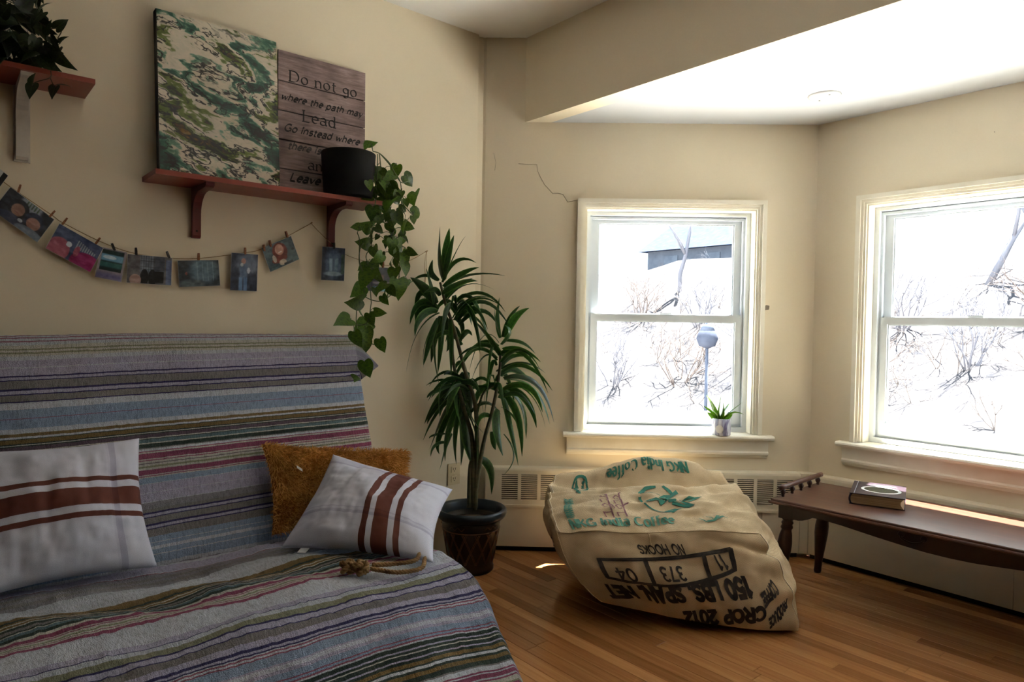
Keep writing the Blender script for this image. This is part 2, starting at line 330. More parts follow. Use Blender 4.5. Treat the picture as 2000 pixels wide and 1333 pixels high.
POTH= [[0.178,-0.779,1.935,0.204,-0.737,1.938],[0.206,-0.784,1.928,0.202,-0.8,1.898],[0.174,-0.624,1.867,0.163,-0.629,1.806],[0.141,-0.57,1.835,0.128,-0.513,1.796],[0.226,-0.562,1.751,0.256,-0.592,1.686],[0.153,-0.53,1.668,0.135,-0.473,1.7],[0.268,-0.695,1.799,0.275,-0.743,1.769],[0.187,-0.737,1.764,0.179,-0.612,1.764],[0.213,-0.778,1.782,0.234,-0.841,1.761],[0.194,-0.761,1.709,0.195,-0.825,1.695],[0.138,-0.705,1.854,0.164,-0.728,1.797],[0.135,-0.685,1.831,0.14,-0.71,1.771],[0.247,-0.681,1.719,0.234,-0.644,1.682],[0.232,-0.678,1.706,0.259,-0.727,1.644],[0.218,-0.764,1.663,0.237,-0.785,1.601],[0.145,-0.685,1.668,0.147,-0.672,1.603],[0.151,-0.671,1.676,0.173,-0.657,1.636],[0.171,-0.647,1.64,0.174,-0.653,1.581],[0.27,-0.688,1.639,0.293,-0.665,1.586],[0.267,-0.627,1.616,0.27,-0.653,1.555],[0.198,-0.601,1.605,0.214,-0.555,1.591],[0.197,-0.555,1.65,0.192,-0.543,1.614],[0.187,-0.805,1.576,0.174,-0.844,1.573],[0.183,-0.755,1.577,0.212,-0.823,1.584],[0.264,-0.776,1.573,0.275,-0.746,1.548],[0.2,-0.765,1.505,0.197,-0.83,1.51],[0.142,-0.696,1.557,0.136,-0.707,1.534],[0.239,-0.77,1.492,0.262,-0.772,1.439],[0.181,-0.702,1.472,0.2,-0.712,1.419],[0.238,-0.661,1.535,0.253,-0.675,1.471],[0.223,-0.619,1.546,0.241,-0.6,1.525],[0.181,-0.597,1.561,0.196,-0.614,1.515],[0.169,-0.592,1.488,0.173,-0.566,1.424],[0.238,-0.623,1.436,0.253,-0.614,1.378],[0.171,-0.75,1.435,0.198,-0.727,1.378],[0.221,-0.769,1.395,0.23,-0.824,1.311],[0.132,-0.75,1.413,0.139,-0.72,1.364],[0.165,-0.717,1.394,0.179,-0.69,1.343],[0.195,-0.64,1.413,0.216,-0.664,1.352],[0.221,-0.639,1.364,0.241,-0.646,1.275],[0.179,-0.785,1.327,0.191,-0.844,1.283],[0.233,-0.814,1.266,0.254,-0.901,1.25],[0.179,-0.799,1.252,0.201,-0.798,1.188],[0.252,-0.773,1.224,0.266,-0.719,1.21],[0.267,-0.888,1.187,0.295,-0.965,1.17],[0.203,-0.767,1.212,0.209,-0.752,1.156],[0.153,-0.742,1.173,0.175,-0.822,1.137],[0.261,-0.866,1.134,0.265,-0.84,1.067],[0.227,-0.798,1.146,0.243,-0.782,1.085],[0.232,-0.8,1.104,0.221,-0.788,1.046],[0.239,-0.738,1.104,0.248,-0.718,1.046],[0.223,-0.797,1.01,0.224,-0.776,0.937],[0.217,-0.859,0.941,0.236,-0.823,0.937],[0.219,-0.672,1.443,0.235,-0.686,1.415],[0.134,-0.552,1.506,0.122,-0.544,1.485],[0.192,-0.573,1.366,0.205,-0.576,1.34],[0.161,-0.719,1.324,0.175,-0.719,1.287],[0.218,-0.701,1.751,0.2,-0.701,1.697],[0.196,-0.666,1.769,0.187,-0.631,1.731],[0.138,-0.719,1.755,0.125,-0.755,1.738],[0.174,-0.714,1.699,0.163,-0.679,1.662],[0.157,-0.715,1.631,0.139,-0.728,1.596],[0.195,-0.627,1.68,0.194,-0.584,1.664],[0.216,-0.724,1.823,0.226,-0.694,1.8],[0.163,-0.644,1.591,0.188,-0.649,1.547],[0.13,-0.745,1.424,0.13,-0.784,1.4]]
VINE= [[[0.2,-0.758,1.9],[0.2,-0.721,1.894],[0.2,-0.674,1.861],[0.2,-0.655,1.831],[0.2,-0.621,1.786],[0.2,-0.614,1.687],[0.2,-0.599,1.655]],[[0.2,-0.726,1.893],[0.2,-0.716,1.822],[0.2,-0.696,1.743],[0.2,-0.676,1.663],[0.2,-0.661,1.606],[0.2,-0.656,1.549],[0.2,-0.636,1.501],[0.2,-0.655,1.466],[0.2,-0.621,1.435],[0.2,-0.624,1.367]],[[0.2,-0.735,1.892],[0.2,-0.738,1.777],[0.2,-0.746,1.654],[0.2,-0.754,1.588],[0.2,-0.772,1.534],[0.2,-0.811,1.486],[0.2,-0.815,1.421],[0.2,-0.792,1.374],[0.2,-0.791,1.301],[0.2,-0.778,1.278],[0.2,-0.722,1.265],[0.2,-0.681,1.281],[0.2,-0.614,1.334]],[[0.2,-0.759,1.58],[0.2,-0.758,1.507],[0.2,-0.784,1.456],[0.2,-0.775,1.416],[0.2,-0.759,1.278],[0.2,-0.759,1.246],[0.2,-0.776,1.172],[0.2,-0.825,1.163],[0.2,-0.856,1.171]],[[0.2,-0.826,1.549],[0.2,-0.816,1.518],[0.2,-0.815,1.437],[0.2,-0.801,1.39]],[[0.2,-0.826,1.227],[0.2,-0.825,1.163],[0.2,-0.803,1.115],[0.2,-0.752,1.082],[0.2,-0.715,1.082]],[[0.2,-0.63,1.752],[0.2,-0.6,1.718],[0.2,-0.556,1.698]],[[0.2,-0.625,1.719],[0.2,-0.6,1.689],[0.2,-0.56,1.655]],[[0.2,-0.774,1.008],[0.2,-0.823,0.961],[0.2,-0.854,0.93]],[[0.2,-0.721,1.894],[0.2,-0.669,1.849],[0.2,-0.621,1.79],[0.2,-0.582,1.8]]]
IVY= [[0.256,-2.016,2.033,0.245,-1.98,2.061],[0.165,-1.968,2.194,0.18,-1.939,2.212],[0.083,-1.963,2.254,0.107,-1.93,2.23],[0.142,-1.951,2.05,0.154,-1.96,1.994],[0.167,-1.997,2.037,0.189,-1.966,2.047],[0.124,-1.934,2.204,0.109,-1.916,2.176],[0.093,-2.078,2.171,0.083,-2.059,2.154],[0.228,-2.092,2.02,0.209,-2.071,2.003],[0.106,-2.016,1.986,0.126,-1.981,1.96],[0.165,-2.054,2.077,0.166,-2.058,2.037],[0.268,-2.023,2.07,0.292,-2.008,2.093],[0.242,-2.068,2.091,0.229,-2.035,2.08],[0.196,-1.987,2.263,0.181,-2.004,2.213],[0.194,-1.954,2.196,0.203,-1.972,2.149],[0.139,-2.015,2.039,0.128,-1.996,2.082],[0.087,-1.983,2.278,0.087,-2.004,2.216],[0.204,-2.082,2.079,0.23,-2.057,2.043],[0.131,-2.063,2.247,0.125,-2.032,2.235],[0.098,-1.952,1.978,0.111,-1.985,1.958],[0.107,-1.937,2.118,0.105,-1.92,2.092],[0.194,-2.03,2.234,0.19,-2.022,2.204],[0.251,-1.988,2.017,0.279,-1.967,1.971],[0.17,-2.004,2.223,0.152,-2.031,2.212],[0.206,-1.99,2.251,0.19,-1.975,2.223],[0.179,-2.008,2.083,0.183,-1.973,2.071],[0.174,-2.033,2.038,0.155,-2.055,1.997],[0.118,-2.038,2.049,0.12,-2.011,2.037],[0.162,-1.927,2.234,0.161,-1.952,2.18],[0.106,-1.961,2.205,0.134,-1.952,2.152],[0.166,-2.025,2.205,0.165,-2.041,2.164],[0.216,-1.996,2.005,0.2,-1.962,2.057],[0.188,-2.094,1.975,0.175,-2.081,2.02],[0.238,-1.989,2.234,0.267,-2.006,2.183],[0.182,-2.084,2.198,0.196,-2.058,2.166],[0.114,-2.037,2.116,0.096,-2.059,2.094],[0.183,-2.065,1.966,0.201,-2.027,2.002],[0.252,-2.016,1.988,0.255,-2.008,1.955],[0.204,-2.113,2.038,0.217,-2.079,2.03],[0.235,-2.064,2.004,0.227,-2.042,1.972],[0.139,-2.028,2.224,0.155,-1.981,2.228],[0.087,-2.074,2.103,0.091,-2.106,2.075],[0.164,-1.999,2.03,0.148,-1.952,2.061],[0.135,-2.055,2.1,0.141,-2.034,2.059],[0.182,-1.977,2.17,0.189,-1.951,2.21],[0.262,-2.002,2.088,0.267,-1.956,2.096],[0.258,-2.039,1.909,0.248,-2.009,1.962],[0.105,-1.967,1.999,0.093,-1.926,1.982],[0.217,-2.088,2.131,0.234,-2.102,2.086],[0.128,-2.082,2.071,0.109,-2.051,2.098],[0.197,-1.954,2.017,0.188,-1.948,1.973],[0.191,-2.049,2.074,0.188,-2.048,2.039],[0.249,-2.051,2.035,0.236,-2.067,2.003],[0.129,-2.028,2.035,0.144,-2.053,2.002],[0.232,-2.066,2.004,0.258,-2.043,2.019],[0.176,-1.97,2.039,0.18,-1.99,1.986],[0.24,-2.07,2.158,0.223,-2.044,2.126],[0.169,-1.905,2.195,0.168,-1.927,2.148],[0.118,-1.959,2.28,0.118,-1.928,2.265],[0.177,-2.055,2.191,0.192,-2.05,2.154],[0.133,-2.014,2.034,0.154,-2.019,1.989],[0.093,-1.99,2.066,0.117,-2.008,2.015],[0.263,-2.083,2.121,0.271,-2.094,2.078],[0.27,-1.992,2.114,0.27,-1.97,2.08],[0.101,-1.945,2.269,0.084,-1.968,2.238],[0.099,-2.064,2.142,0.104,-2.033,2.133],[0.089,-1.949,2.077,0.118,-1.954,2.007],[0.174,-1.943,2.14,0.172,-1.972,2.108],[0.187,-2.031,2.048,0.168,-2.033,2.013],[0.2,-1.923,2.098,0.225,-1.915,2.049],[0.128,-2.054,2.043,0.155,-2.035,1.993],[0.102,-2.103,2.118,0.088,-2.061,2.115],[0.167,-2.009,2.026,0.165,-1.979,2.055],[0.106,-1.917,2.054,0.092,-1.912,2.016],[0.199,-1.904,2.029,0.215,-1.873,2.013],[0.133,-1.926,2.245,0.146,-1.933,2.197],[0.199,-2.066,2.01,0.21,-2.041,2.005],[0.094,-2.077,2.095,0.086,-2.062,2.07],[0.174,-2.019,2.152,0.176,-2.012,2.117],[0.226,-1.916,2.012,0.246,-1.902,1.968],[0.268,-2.033,1.994,0.289,-2.004,2.013],[0.19,-2.074,2.013,0.174,-2.037,2.033],[0.21,-1.983,2.099,0.201,-1.954,2.087],[0.138,-1.946,2.276,0.162,-1.933,2.221],[0.142,-2.065,2.047,0.15,-2.026,2.024],[0.096,-1.933,2.152,0.096,-1.903,2.115],[0.187,-2.019,2.15,0.197,-1.998,2.2],[0.166,-2.072,2.215,0.149,-2.039,2.194],[0.084,-2.047,2.195,0.091,-2.066,2.135],[0.251,-2.081,1.987,0.236,-2.081,1.957],[0.252,-1.925,2.105,0.249,-1.949,2.068],[0.217,-1.998,2.085,0.238,-1.975,2.043],[0.233,-1.924,1.988,0.245,-1.97,1.96],[0.232,-1.962,2.022,0.224,-1.997,2.003],[0.21,-2.05,2.036,0.205,-2.073,2.002],[0.203,-2.015,2.215,0.221,-2.041,2.157],[0.232,-2.097,2.067,0.223,-2.092,2.032],[0.193,-2.035,2.022,0.193,-2.053,1.985],[0.254,-2.057,1.922,0.239,-2.026,1.951],[0.232,-2.071,2.147,0.251,-2.03,2.176],[0.252,-1.886,2.001,0.262,-1.902,1.952],[0.141,-2.067,2.168,0.158,-2.052,2.203],[0.09,-1.952,2.149,0.111,-1.94,2.098],[0.096,-1.891,2.061,0.12,-1.888,2.012],[0.222,-1.951,2.199,0.241,-1.928,2.237],[0.26,-2.03,2.058,0.244,-1.983,2.069],[0.216,-2.038,2.092,0.229,-2.021,2.057],[0.229,-1.938,2.03,0.228,-1.949,1.992],[0.187,-1.934,2.21,0.209,-1.931,2.158],[0.109,-1.942,1.986,0.137,-1.905,2.009],[0.097,-1.896,2.136,0.093,-1.927,2.11],[0.237,-1.928,2.16,0.224,-1.936,2.127],[0.117,-1.932,2.242,0.102,-1.956,2.219],[0.104,-2.053,2.221,0.125,-2.031,2.186],[0.211,-2.036,2.186,0.227,-2.067,2.145],[0.23,-1.972,2.123,0.223,-1.945,2.159],[0.164,-2.05,2.161,0.183,-2.058,2.105],[0.107,-2.033,2.096,0.122,-1.991,2.113],[0.228,-2.081,2.011,0.243,-2.104,1.978],[0.188,-1.936,2.208,0.181,-1.917,2.173],[0.149,-2.024,1.997,0.133,-1.998,2.033],[0.25,-1.884,2.077,0.26,-1.862,2.102],[0.25,-1.903,2.059,0.26,-1.889,2.053],[0.25,-1.877,2.034,0.26,-1.862,2.053],[0.25,-1.889,2.008,0.26,-1.848,1.96],[0.25,-1.911,2.057,0.26,-1.904,2.087],[0.25,-1.95,1.891,0.26,-1.945,1.915],[0.25,-1.947,1.882,0.26,-1.956,1.847],[0.25,-1.884,1.897,0.26,-1.854,1.903],[0.25,-1.89,1.889,0.26,-1.9,1.859],[0.25,-1.92,1.967,0.26,-1.885,1.944],[0.25,-1.9,2.039,0.26,-1.885,2.017],[0.25,-1.926,2.117,0.26,-1.909,2.144],[0.25,-1.926,2.086,0.26,-1.905,2.083]]
IVYV= [[[0.25,-1.939,2.082],[0.25,-1.907,2.069],[0.25,-1.884,2.075]],[[0.25,-1.884,2.077],[0.25,-1.873,2.07],[0.25,-1.883,2.044]],[[0.25,-1.901,1.94],[0.25,-1.903,1.918],[0.25,-1.937,1.897],[0.25,-1.952,1.881]],[[0.25,-1.903,1.918],[0.25,-1.894,1.895]],[[0.25,-1.913,2.043],[0.25,-1.883,2.039],[0.25,-1.876,2.03]]]
SILL= [[1.231,0.02,0.701,1.203,0.02,0.759,1.159,0.02,0.827,0.0243],[1.233,0.02,0.701,1.226,0.02,0.767,1.236,0.02,0.826,0.0351],[1.241,0.02,0.702,1.256,0.02,0.755,1.273,0.02,0.787,0.0243],[1.225,0.02,0.701,1.19,0.02,0.754,1.148,0.02,0.771,0.0108],[1.218,0.02,0.701,1.196,0.02,0.722,1.175,0.02,0.737,0.0243],[1.246,0.02,0.702,1.27,0.02,0.721,1.301,0.02,0.729,0.0216],[1.249,0.02,0.702,1.282,0.02,0.75,1.338,0.02,0.791,0.0081],[1.249,0.02,0.702,1.295,0.02,0.769,1.356,0.02,0.73,0.0081],[1.236,0.02,0.701,1.248,0.02,0.755,1.252,0.02,0.794,0.027],[1.223,0.02,0.701,1.212,0.02,0.733,1.195,0.02,0.754,0.0216]]
# ------------------------------------------------------------------ materials of the room
WALL = Mat('wall_paint', None, .62)
_co = WALL.coord('Object')
WALL.base(WALL.ramp(WALL.noise(_co, 1.6, 4), [(.25, (226, 212, 184)), (.75, (233, 220, 195))]))
WALL.bump(WALL.noise(_co, 55, 3), .12, .003)
WALL = WALL.m
CEIL = noisy('ceiling_paint', (236, 234, 228), (244, 242, 238), 2, .8, .06, 60)
TRIM = noisy('cream_gloss_paint', (236, 228, 208), (244, 238, 222), 12, .35, .05, 40)
VINYL = noisy('white_vinyl', (202, 208, 213), (212, 218, 223), 6, .3)
DARK = noisy('dark_gap', (14, 12, 10), (22, 19, 16), 10, .9)

def oak_mat():
    m = Mat('oak_strip', None, .33, 0, .4)
    co = m.coord('Object', (1.2, 26, 26))
    info = m.n('ShaderNodeObjectInfo')
    ad = m.n('ShaderNodeVectorMath', operation='ADD'); sc = m.n('ShaderNodeVectorMath', operation='SCALE')
    m.l(info.outputs['Random'], sc.inputs['Scale']); sc.inputs[0].default_value = (37, 11, 5)
    m.l(co, ad.inputs[0]); m.l(sc.outputs[0], ad.inputs[1])
    grain = m.noise(ad.outputs[0], 2.2, 6, .62, .6)
    c = m.ramp(grain, [(.2, (158, 110, 68)), (.5, (182, 132, 86)), (.8, (200, 152, 104))])
    t = m.ramp(info.outputs['Random'], [(0, (190, 176, 160)), (.35, (226, 214, 200)), (.7, (240, 232, 220)), (1, (255, 250, 240))])
    m.base(m.mul(c, t)); m.bump(grain, .08, .001)
    m.l(m.ramp(m.noise(m.coord('Object', (1, 1, 1)), 3, 3), [(.3, (70, 70, 70)), (.7, (110, 110, 110))]), m.b.inputs['Roughness'])
    return m.m
OAK = oak_mat()

# ------------------------------------------------------------------ floor: sub floor with each visible strip laid on it
floor = structure(boxo('floor', XYZ, -.2, XB+.2, -4.7, Y3+.2, -.09, -.005, noisy('sub_floor', (120, 78, 44), (140, 92, 54), 9, .5)))
rnd = random.Random(3)
PW = .0572
def in_floor(x, y):
    return x > -.02 and y < Y3-.0 and (E2[1]*x-E2[0]*y) > -.05
yy = Y3-PW
rows = 0
while yy > -1.75:
    x = -.05-rnd.random()*.6
    x0v = .0
    x1v = 2.75 if yy < .1 else 2.6
    while x < x1v:
        ln = rnd.uniform(.5, 1.35)
        a, b = x, x+ln
        # keep only what the photograph can show
        lo = max(-.1, (yy)*E2[0]/E2[1]-.1) if yy > 0 else -.05
        a2, b2 = max(a, lo), b
        if b2-a2 > .05:
            bm = bmesh.new(); bbox(bm, XYZ, a2+.0006, b2-.0006, yy+.0007, yy+PW-.0007, -.005, 0)
            for e in bm.edges: pass
            bmesh.ops.bevel(bm, geom=[e for e in bm.edges if all(v.co.z > -.001 for v in e.verts)], offset=.0009, segments=1, affect='EDGES')
            frombm('plank', bm, OAK, floor)
        x = b
    yy -= PW; rows += 1
# the rest of the floor, out of the frame, as joined strips
bm = bmesh.new()
while yy > -4.6:
    bbox(bm, XYZ, 0, XB, yy+.0007, yy+PW-.0007, -.005, 0); yy -= PW
y2 = Y3-PW
while y2 > -1.75:
    if y2 < 1.2: bbox(bm, XYZ, 3.7, XB, y2+.0007, y2+PW-.0007, -.005, 0)
    y2 -= PW
tag(frombm('strip_field', bm, OAK, floor), kind='stuff')

# ------------------------------------------------------------------ walls and ceilings
wl = structure(boxo('wall_left', XYZ, -WT, 0, -4.6, -.052, 0, H_CEIL, WALL))
bm = bmesh.new()   # narrow plaster return in the corner
prism(bm, [(-.022, -.06), (-.012, -.008), (0, .0), (-WT, .0), (-WT, -.06)], lambda p, q, t: (p, q, t), 0, H_CEIL)
frombm('corner_return', bm, WALL, wl)
BROWN = noisy('bounce_damping_brown', (70, 54, 42), (88, 68, 52), 3, .6)  # unseen walls coloured dark to cut the light bounced round the room

structure(boxo('wall_side', XYZ, XB, XB+WT, -4.6, 0, 0, H_CEIL, BROWN))
def wall_with_window(name, f, L, ext0, ext1, w0, w1, z0, z1, top, also=()):
    bm = bmesh.new()
    op = [(w0, w1)]+list(also); q = []; prev = -ext0
    for a, b in op: q += [(prev, a, 0, top), (a, b, 0, z0), (a, b, z1, top)]; prev = b
    for a, b, c, d in q+[(prev, L+ext1, 0, top)]:
        bbox(bm, f, a, b, -WT, 0, c, d)
    return structure(frombm(name, bm, WALL))
WZ0, WZ1 = .62, 1.80          # rough opening
w2o = (.508, 1.424)
wb = wall_with_window('wall_back', W2, L2, .0, .0, *w2o, WZ0, WZ1, H_CEIL)
structure(boxo('wall_rear', XYZ, -WT, XB+WT, -4.6-WT, -4.6, 0, H_CEIL, BROWN))
UO = X3+.207                  # casing edge of the front window
wr = wall_with_window('wall_right', W3, XR, -X3, .0, UO+.026, UO+.941, WZ0, WZ1, H_BAY+.06, [(UO+1.259, UO+2.174)])  # second opening belongs to the added, unseen window
w4o = (L2-1.424, L2-.508)
structure(boxo('wall_far', W4, 0, L2, -WT, 0, 0, H_CEIL, WALL))
YF = T_F*E2[1]
bm = bmesh.new()
xo = T_F*E2[0]
prism(bm, [(-.3, -4.7), (XB+.2, -4.7), (XB+.2, .0), (XB-xo, YF+.08), (xo, YF+.08), (-.3, -.02)], lambda p, q, t: (p, q, t), H_CEIL, H_CEIL+.1)
structure(frombm('ceiling', bm, CEIL))
bm = bmesh.new()
prism(bm, [(xo+.0, YF), (XB-xo, YF), (XB-xo-.09, YF+.1), (xo+.09, YF+.1)], lambda p, q, t: (p, q, t), H_BAY, H_CEIL)
structure(frombm('wall_bulkhead', bm, WALL))
bm = bmesh.new()
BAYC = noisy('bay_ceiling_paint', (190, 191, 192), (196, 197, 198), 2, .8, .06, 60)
prism(bm, [(xo+.004, YF+.004), (XB-xo-.004, YF+.004), (XR, Y3), (X3, Y3)], lambda p, q, t: (p, q, t), H_BAY+.0005, H_BAY+.06)
structure(frombm('ceiling_bay', bm, BAYC))
# hairline crack and a scuff in the plaster beside the middle window
def crack(pts, r):
    V, F = tube_data([W2(s+.004*math.sin(40*s), .0006, z) for s, z in pts], r, 4)
    pydata('crack', V, F, noisy('crack', (150, 134, 106), (168, 150, 122), 20, .9), wb)
crack([(.171, 2.006), (.22, 2.003), (.272, 2.002)], .0012)
crack([(.272, 2.002), (.276, 1.97), (.289, 1.941), (.31, 1.90), (.348, 1.855), (.375, 1.856), (.407, 1.851), (.434, 1.812), (.481, 1.822)], .0013)
crack([(.04, 2.06), (.052, 2.01), (.047, 1.97)], .0009)
bm = bmesh.new(); prism(bm, [(1.452, 1.268), (1.476, 1.272), (1.478, 1.292), (1.462, 1.296), (1.451, 1.288)], lambda p, q, t: W2(p, t, q), 0, .0012)
frombm('plaster_chip', bm, noisy('old_plaster', (130, 118, 100), (150, 136, 116), 30, .9), wb)
bm = bmesh.new(); prism(bm, [(.0012*math.cos(k*.9)+1.895, .002*math.sin(k*.9)+2.03) for k in range(7)], lambda p, q, t: W3(p, t, q), 0, .001)
frombm('nail_hole', bm, DARK, wr)

# ------------------------------------------------------------------ windows
GLASS = Mat('window_glass'); nt = GLASS.nt
tr = GLASS.n('ShaderNodeBsdfTransparent'); tr.inputs[0].default_value = (.93, .95, .95, 1)
gl = GLASS.n('ShaderNodeBsdfGlossy'); gl.inputs['Roughness'].default_value = .02
lw = GLASS.n('ShaderNodeLayerWeight'); lw.inputs[0].default_value = .5
pw_ = GLASS.n('ShaderNodeMath', operation='POWER'); pw_.inputs[1].default_value = 5; GLASS.l(lw.outputs['Facing'], pw_.inputs[0])
fr = GLASS.n('ShaderNodeMath', operation='MULTIPLY_ADD'); fr.inputs[1].default_value = .8; fr.inputs[2].default_value = .035; GLASS.l(pw_.outputs[0], fr.inputs[0])
mx = GLASS.n('ShaderNodeMixShader'); GLASS.l(fr.outputs[0], mx.inputs[0]); GLASS.l(tr.outputs[0], mx.inputs[1]); GLASS.l(gl.outputs[0], mx.inputs[2])
GLASS.l(mx.outputs[0], nt.nodes['Material Output'].inputs['Surface']); GLASS = GLASS.m

def ringbox(bm, f, s0, s1, z0, z1, w, d0, d1, wt=None, wb_=None):
    """four bars round the rectangle's inside edge"""
    wt = w if wt is None else wt; wb_ = w if wb_ is None else wb_
    bbox(bm, f, s0, s0+w, d0, d1, z0, z1); bbox(bm, f, s1-w, s1, d0, d1, z0, z1)
    bbox(bm, f, s0+w, s1-w, d0, d1, z1-wt, z1); bbox(bm, f, s0+w, s1-w, d0, d1, z0, z0+wb_)

def make_window(num, f, c0, c1):
    """c0, c1: outer edges of the casing along the wall; f(s, off, z), off > 0 towards the room"""
    zt, zs = 1.829, .625                     # casing top, stool top
    root = structure(thing('window_%d' % num, None, None, f((c0+c1)/2, 0, zs)))
    P = []
    # stepped casing: outer bead, flat and inner bead
    def ring(name, i, w, d0, d1, z0=zs, bev=.003):
        bm = bmesh.new(); a, b, zz = c0+i, c1-i, zt-i
        for q in ((a, a+w, z0, zz), (b-w, b, z0, zz), (a+w, b-w, zz-w, zz)): bbox(bm, f, q[0], q[1], d0, d1, q[2], q[3])
        return frombm(name, bm, TRIM, None, False, bev)
    P += [ring('casing', 0, .021, -.02, .022), ring('casing_bead', .0215, .012, -.02, .013), ring('casing_inner', .034, .010, -.05, .006)]
    P.append(ring('jamb', .044, .008, -.075, -.004, bev=.001))
    # stool with rounded nose, apron, lower moulding
    bm = bmesh.new()
    nose = [(-.075, .600), (.045, .600), (.053, .604), (.056, .6115), (.053, .619), (.045, .623), (-.075, .623)]
    prism(bm, nose, lambda p, q, t: f(t, p, q), c0-.055, c1+.055)
    P.append(frombm('window_sill', bm, TRIM, None, False))
    bm = bmesh.new()
    ap = [(0, .600), (.024, .600), (.021, .592), (.02, .54), (.026, .532), (.024, .522), (.012, .514), (.010, .505), (0, .505)]
    prism(bm, ap, lambda p, q, t: f(t, p, q), c0-.035, c1+.035)
    P.append(frombm('apron', bm, TRIM, None, False))
    # vinyl frame with stepped channels
    a, b = c0+.052, c1-.052
    bm = bmesh.new()
    ringbox(bm, f, a-.03, b+.03, .623, zt-.05+.03, .052, -.165, -.074, .052, .026)
    ringbox(bm, f, a+.022, b-.022, .649, zt-.075, .012, -.165, -.096, .014, .012)
    P.append(frombm('window_frame', bm, VINYL, None, False, .002))
    mid = 1.222
    g0, g1 = a+.034, b-.034
    def sash(name, z0, z1, d0, d1, wst, wt, wb_):
        s = bpy.data.objects.new(name, None)
        bm = bmesh.new(); ringbox(bm, f, g0, g1, z0, z1, wst, d0, d1, wt, wb_)
        ringbox(bm, f, g0+wst, g1-wst, z0+wb_, z1-wt, .006, d0+.006, d1-.008)
        s = frombm(name, bm, VINYL, None, False, .002)
        pn = boxo('pane', f, g0+wst-.004, g1-wst+.004, (d0+d1)/2-.0015, (d0+d1)/2+.0015, z0+wb_-.004, z1-wt+.004, GLASS)
        return s, pn
    up, p1 = sash('upper_sash', mid-.016, 1.757, -.146, -.120, .036, .034, .033)
    lo, p2 = sash('lower_sash', .662, mid+.017, -.118, -.090, .030, .034, .060)
    bm = bmesh.new(); bbox(bm, f, (c0+c1)/2-.03, (c0+c1)/2+.03, -.112, -.094, mid+.0172, mid+.027)
    lk = frombm('sash_lock', bm, VINYL, None, False, .003)
    P += [up, lo]
    under(root, *P)
    for pn, s in ((p1, up), (p2, lo)): pn.parent = s
    lk.parent = lo
    return root
make_window(1, W2, .482, 1.449)
make_window(2, W3, UO, UO+.967)
make_window(3, W3, UO+1.233, UO+2.2)  # unseen window, added to bring more daylight into the bay

# ------------------------------------------------------------------ hot water convector covers along the bay
METAL = noisy('cream_enamel', (212, 200, 176), (222, 211, 188), 6, .42, .03, 60)
def convector(label, f, s0, s1, blocks, joints):
    t = thing('convector_cover', label, 'radiator', f((s0+s1)/2, .03, 0))
    P = []
    D = .056
    bm = bmesh.new()
    prism(bm, [(0, .437), (D-.012, .437), (D-.003, .433), (D, .424), (D, .402), (0, .402)], lambda p, q, u: f(u, p, q), s0, s1)
    P.append(frombm('top_cap', bm, METAL))
    bm = bmesh.new()       # grille field: bars round the openings
    z0, z1 = .268, .402
    bbox(bm, f, s0, s1, D-.004, D, .234, z0)
    prev = s0
    for a, b in blocks: bbox(bm, f, prev, a, D-.004, D, z0, z1); prev = b
    bbox(bm, f, prev, s1, D-.004, D, z0, z1)
    bbox(bm, f, s0, s1, D-.001, D+.006, .234, .246)
    P.append(frombm('grille_panel', bm, METAL))
    for a, b in blocks:
        bm = bmesh.new(); n = 13
        for k in range(n):
            zz = z0+(z1-z0)*(k+.5)/n
            bbox(bm, lambda u, p, q: f(u, p, q+ (p-D)*.5), a, b, D-.007, D-.0005, zz-.0026, zz+.0022)
        P.append(frombm('louvre_slats', bm, METAL))
    P.append(boxo('dark_core', f, s0+.01, s1-.01, .004, D-.03, .03, .40, DARK))
    prev = s0
    for j in list(joints)+[s1]:
        P.append(boxo('lower_panel', f, prev+.0008, j-.0008, D-.012, D-.002, .028, .2325, METAL, None, .001)); prev = j
    P.append(boxo('toe_kick', f, s0, s1, .0, .03, .0, .026, DARK))
    under(t, *P); return t
bl = []
s = .114
while s+.085 < L2-.02: bl.append((s, s+.0835)); s += .1005
convector('cream enamelled convector cover with louvred slots under the middle window, behind the burlap sack', W2, .03, 1.640, bl, (.85, 1.45))
bl2 = []
s = X3+.12
while s+.085 < XR-.1: bl2.append((s, s+.0835)); s += .1005
convector('cream convector cover along the wall behind the wooden coffee table', W3, X3+.030, XR-.03, bl2, (X3+.10, X3+.9))
bm = bmesh.new()       # mitred piece in the corner
prism(bm, [W2(1.641, .002, 0)[:2], W2(1.641, .056, 0)[:2], W3(X3+.029, .056, 0)[:2], W3(X3+.029, .002, 0)[:2], (X3, Y3-.003)], lambda p, q, t: (p, q, t), .028, .437)
cp = frombm('convector_corner', bm, METAL)
tag(cp, 'plain cream corner piece joining the two convector covers', 'radiator')

# ------------------------------------------------------------------ round cover plate on the bay ceiling
PLASTIC = noisy('white_plastic', (176, 177, 177), (184, 185, 185), 9, .45)
cp = thing('ceiling_plate', 'round white cover plate with two screws on the bay ceiling', 'ceiling plate', (1.357, .856, H_BAY))
lathe('plate', [(.0, -.009), (.058, -.009), (.066, -.006), (.070, -.0005), (.0701, .0)], PLASTIC, cp, 40)
for dx, dy in ((-.034, .024), (.034, -.024)):
    lathe('screw', [(.0, -.0115), (.0035, -.011), (.0042, -.009)], noisy('screw_steel', (120, 118, 112), (150, 148, 142), 20, .4, metal=.8), cp, 10, (dx, dy, 0))

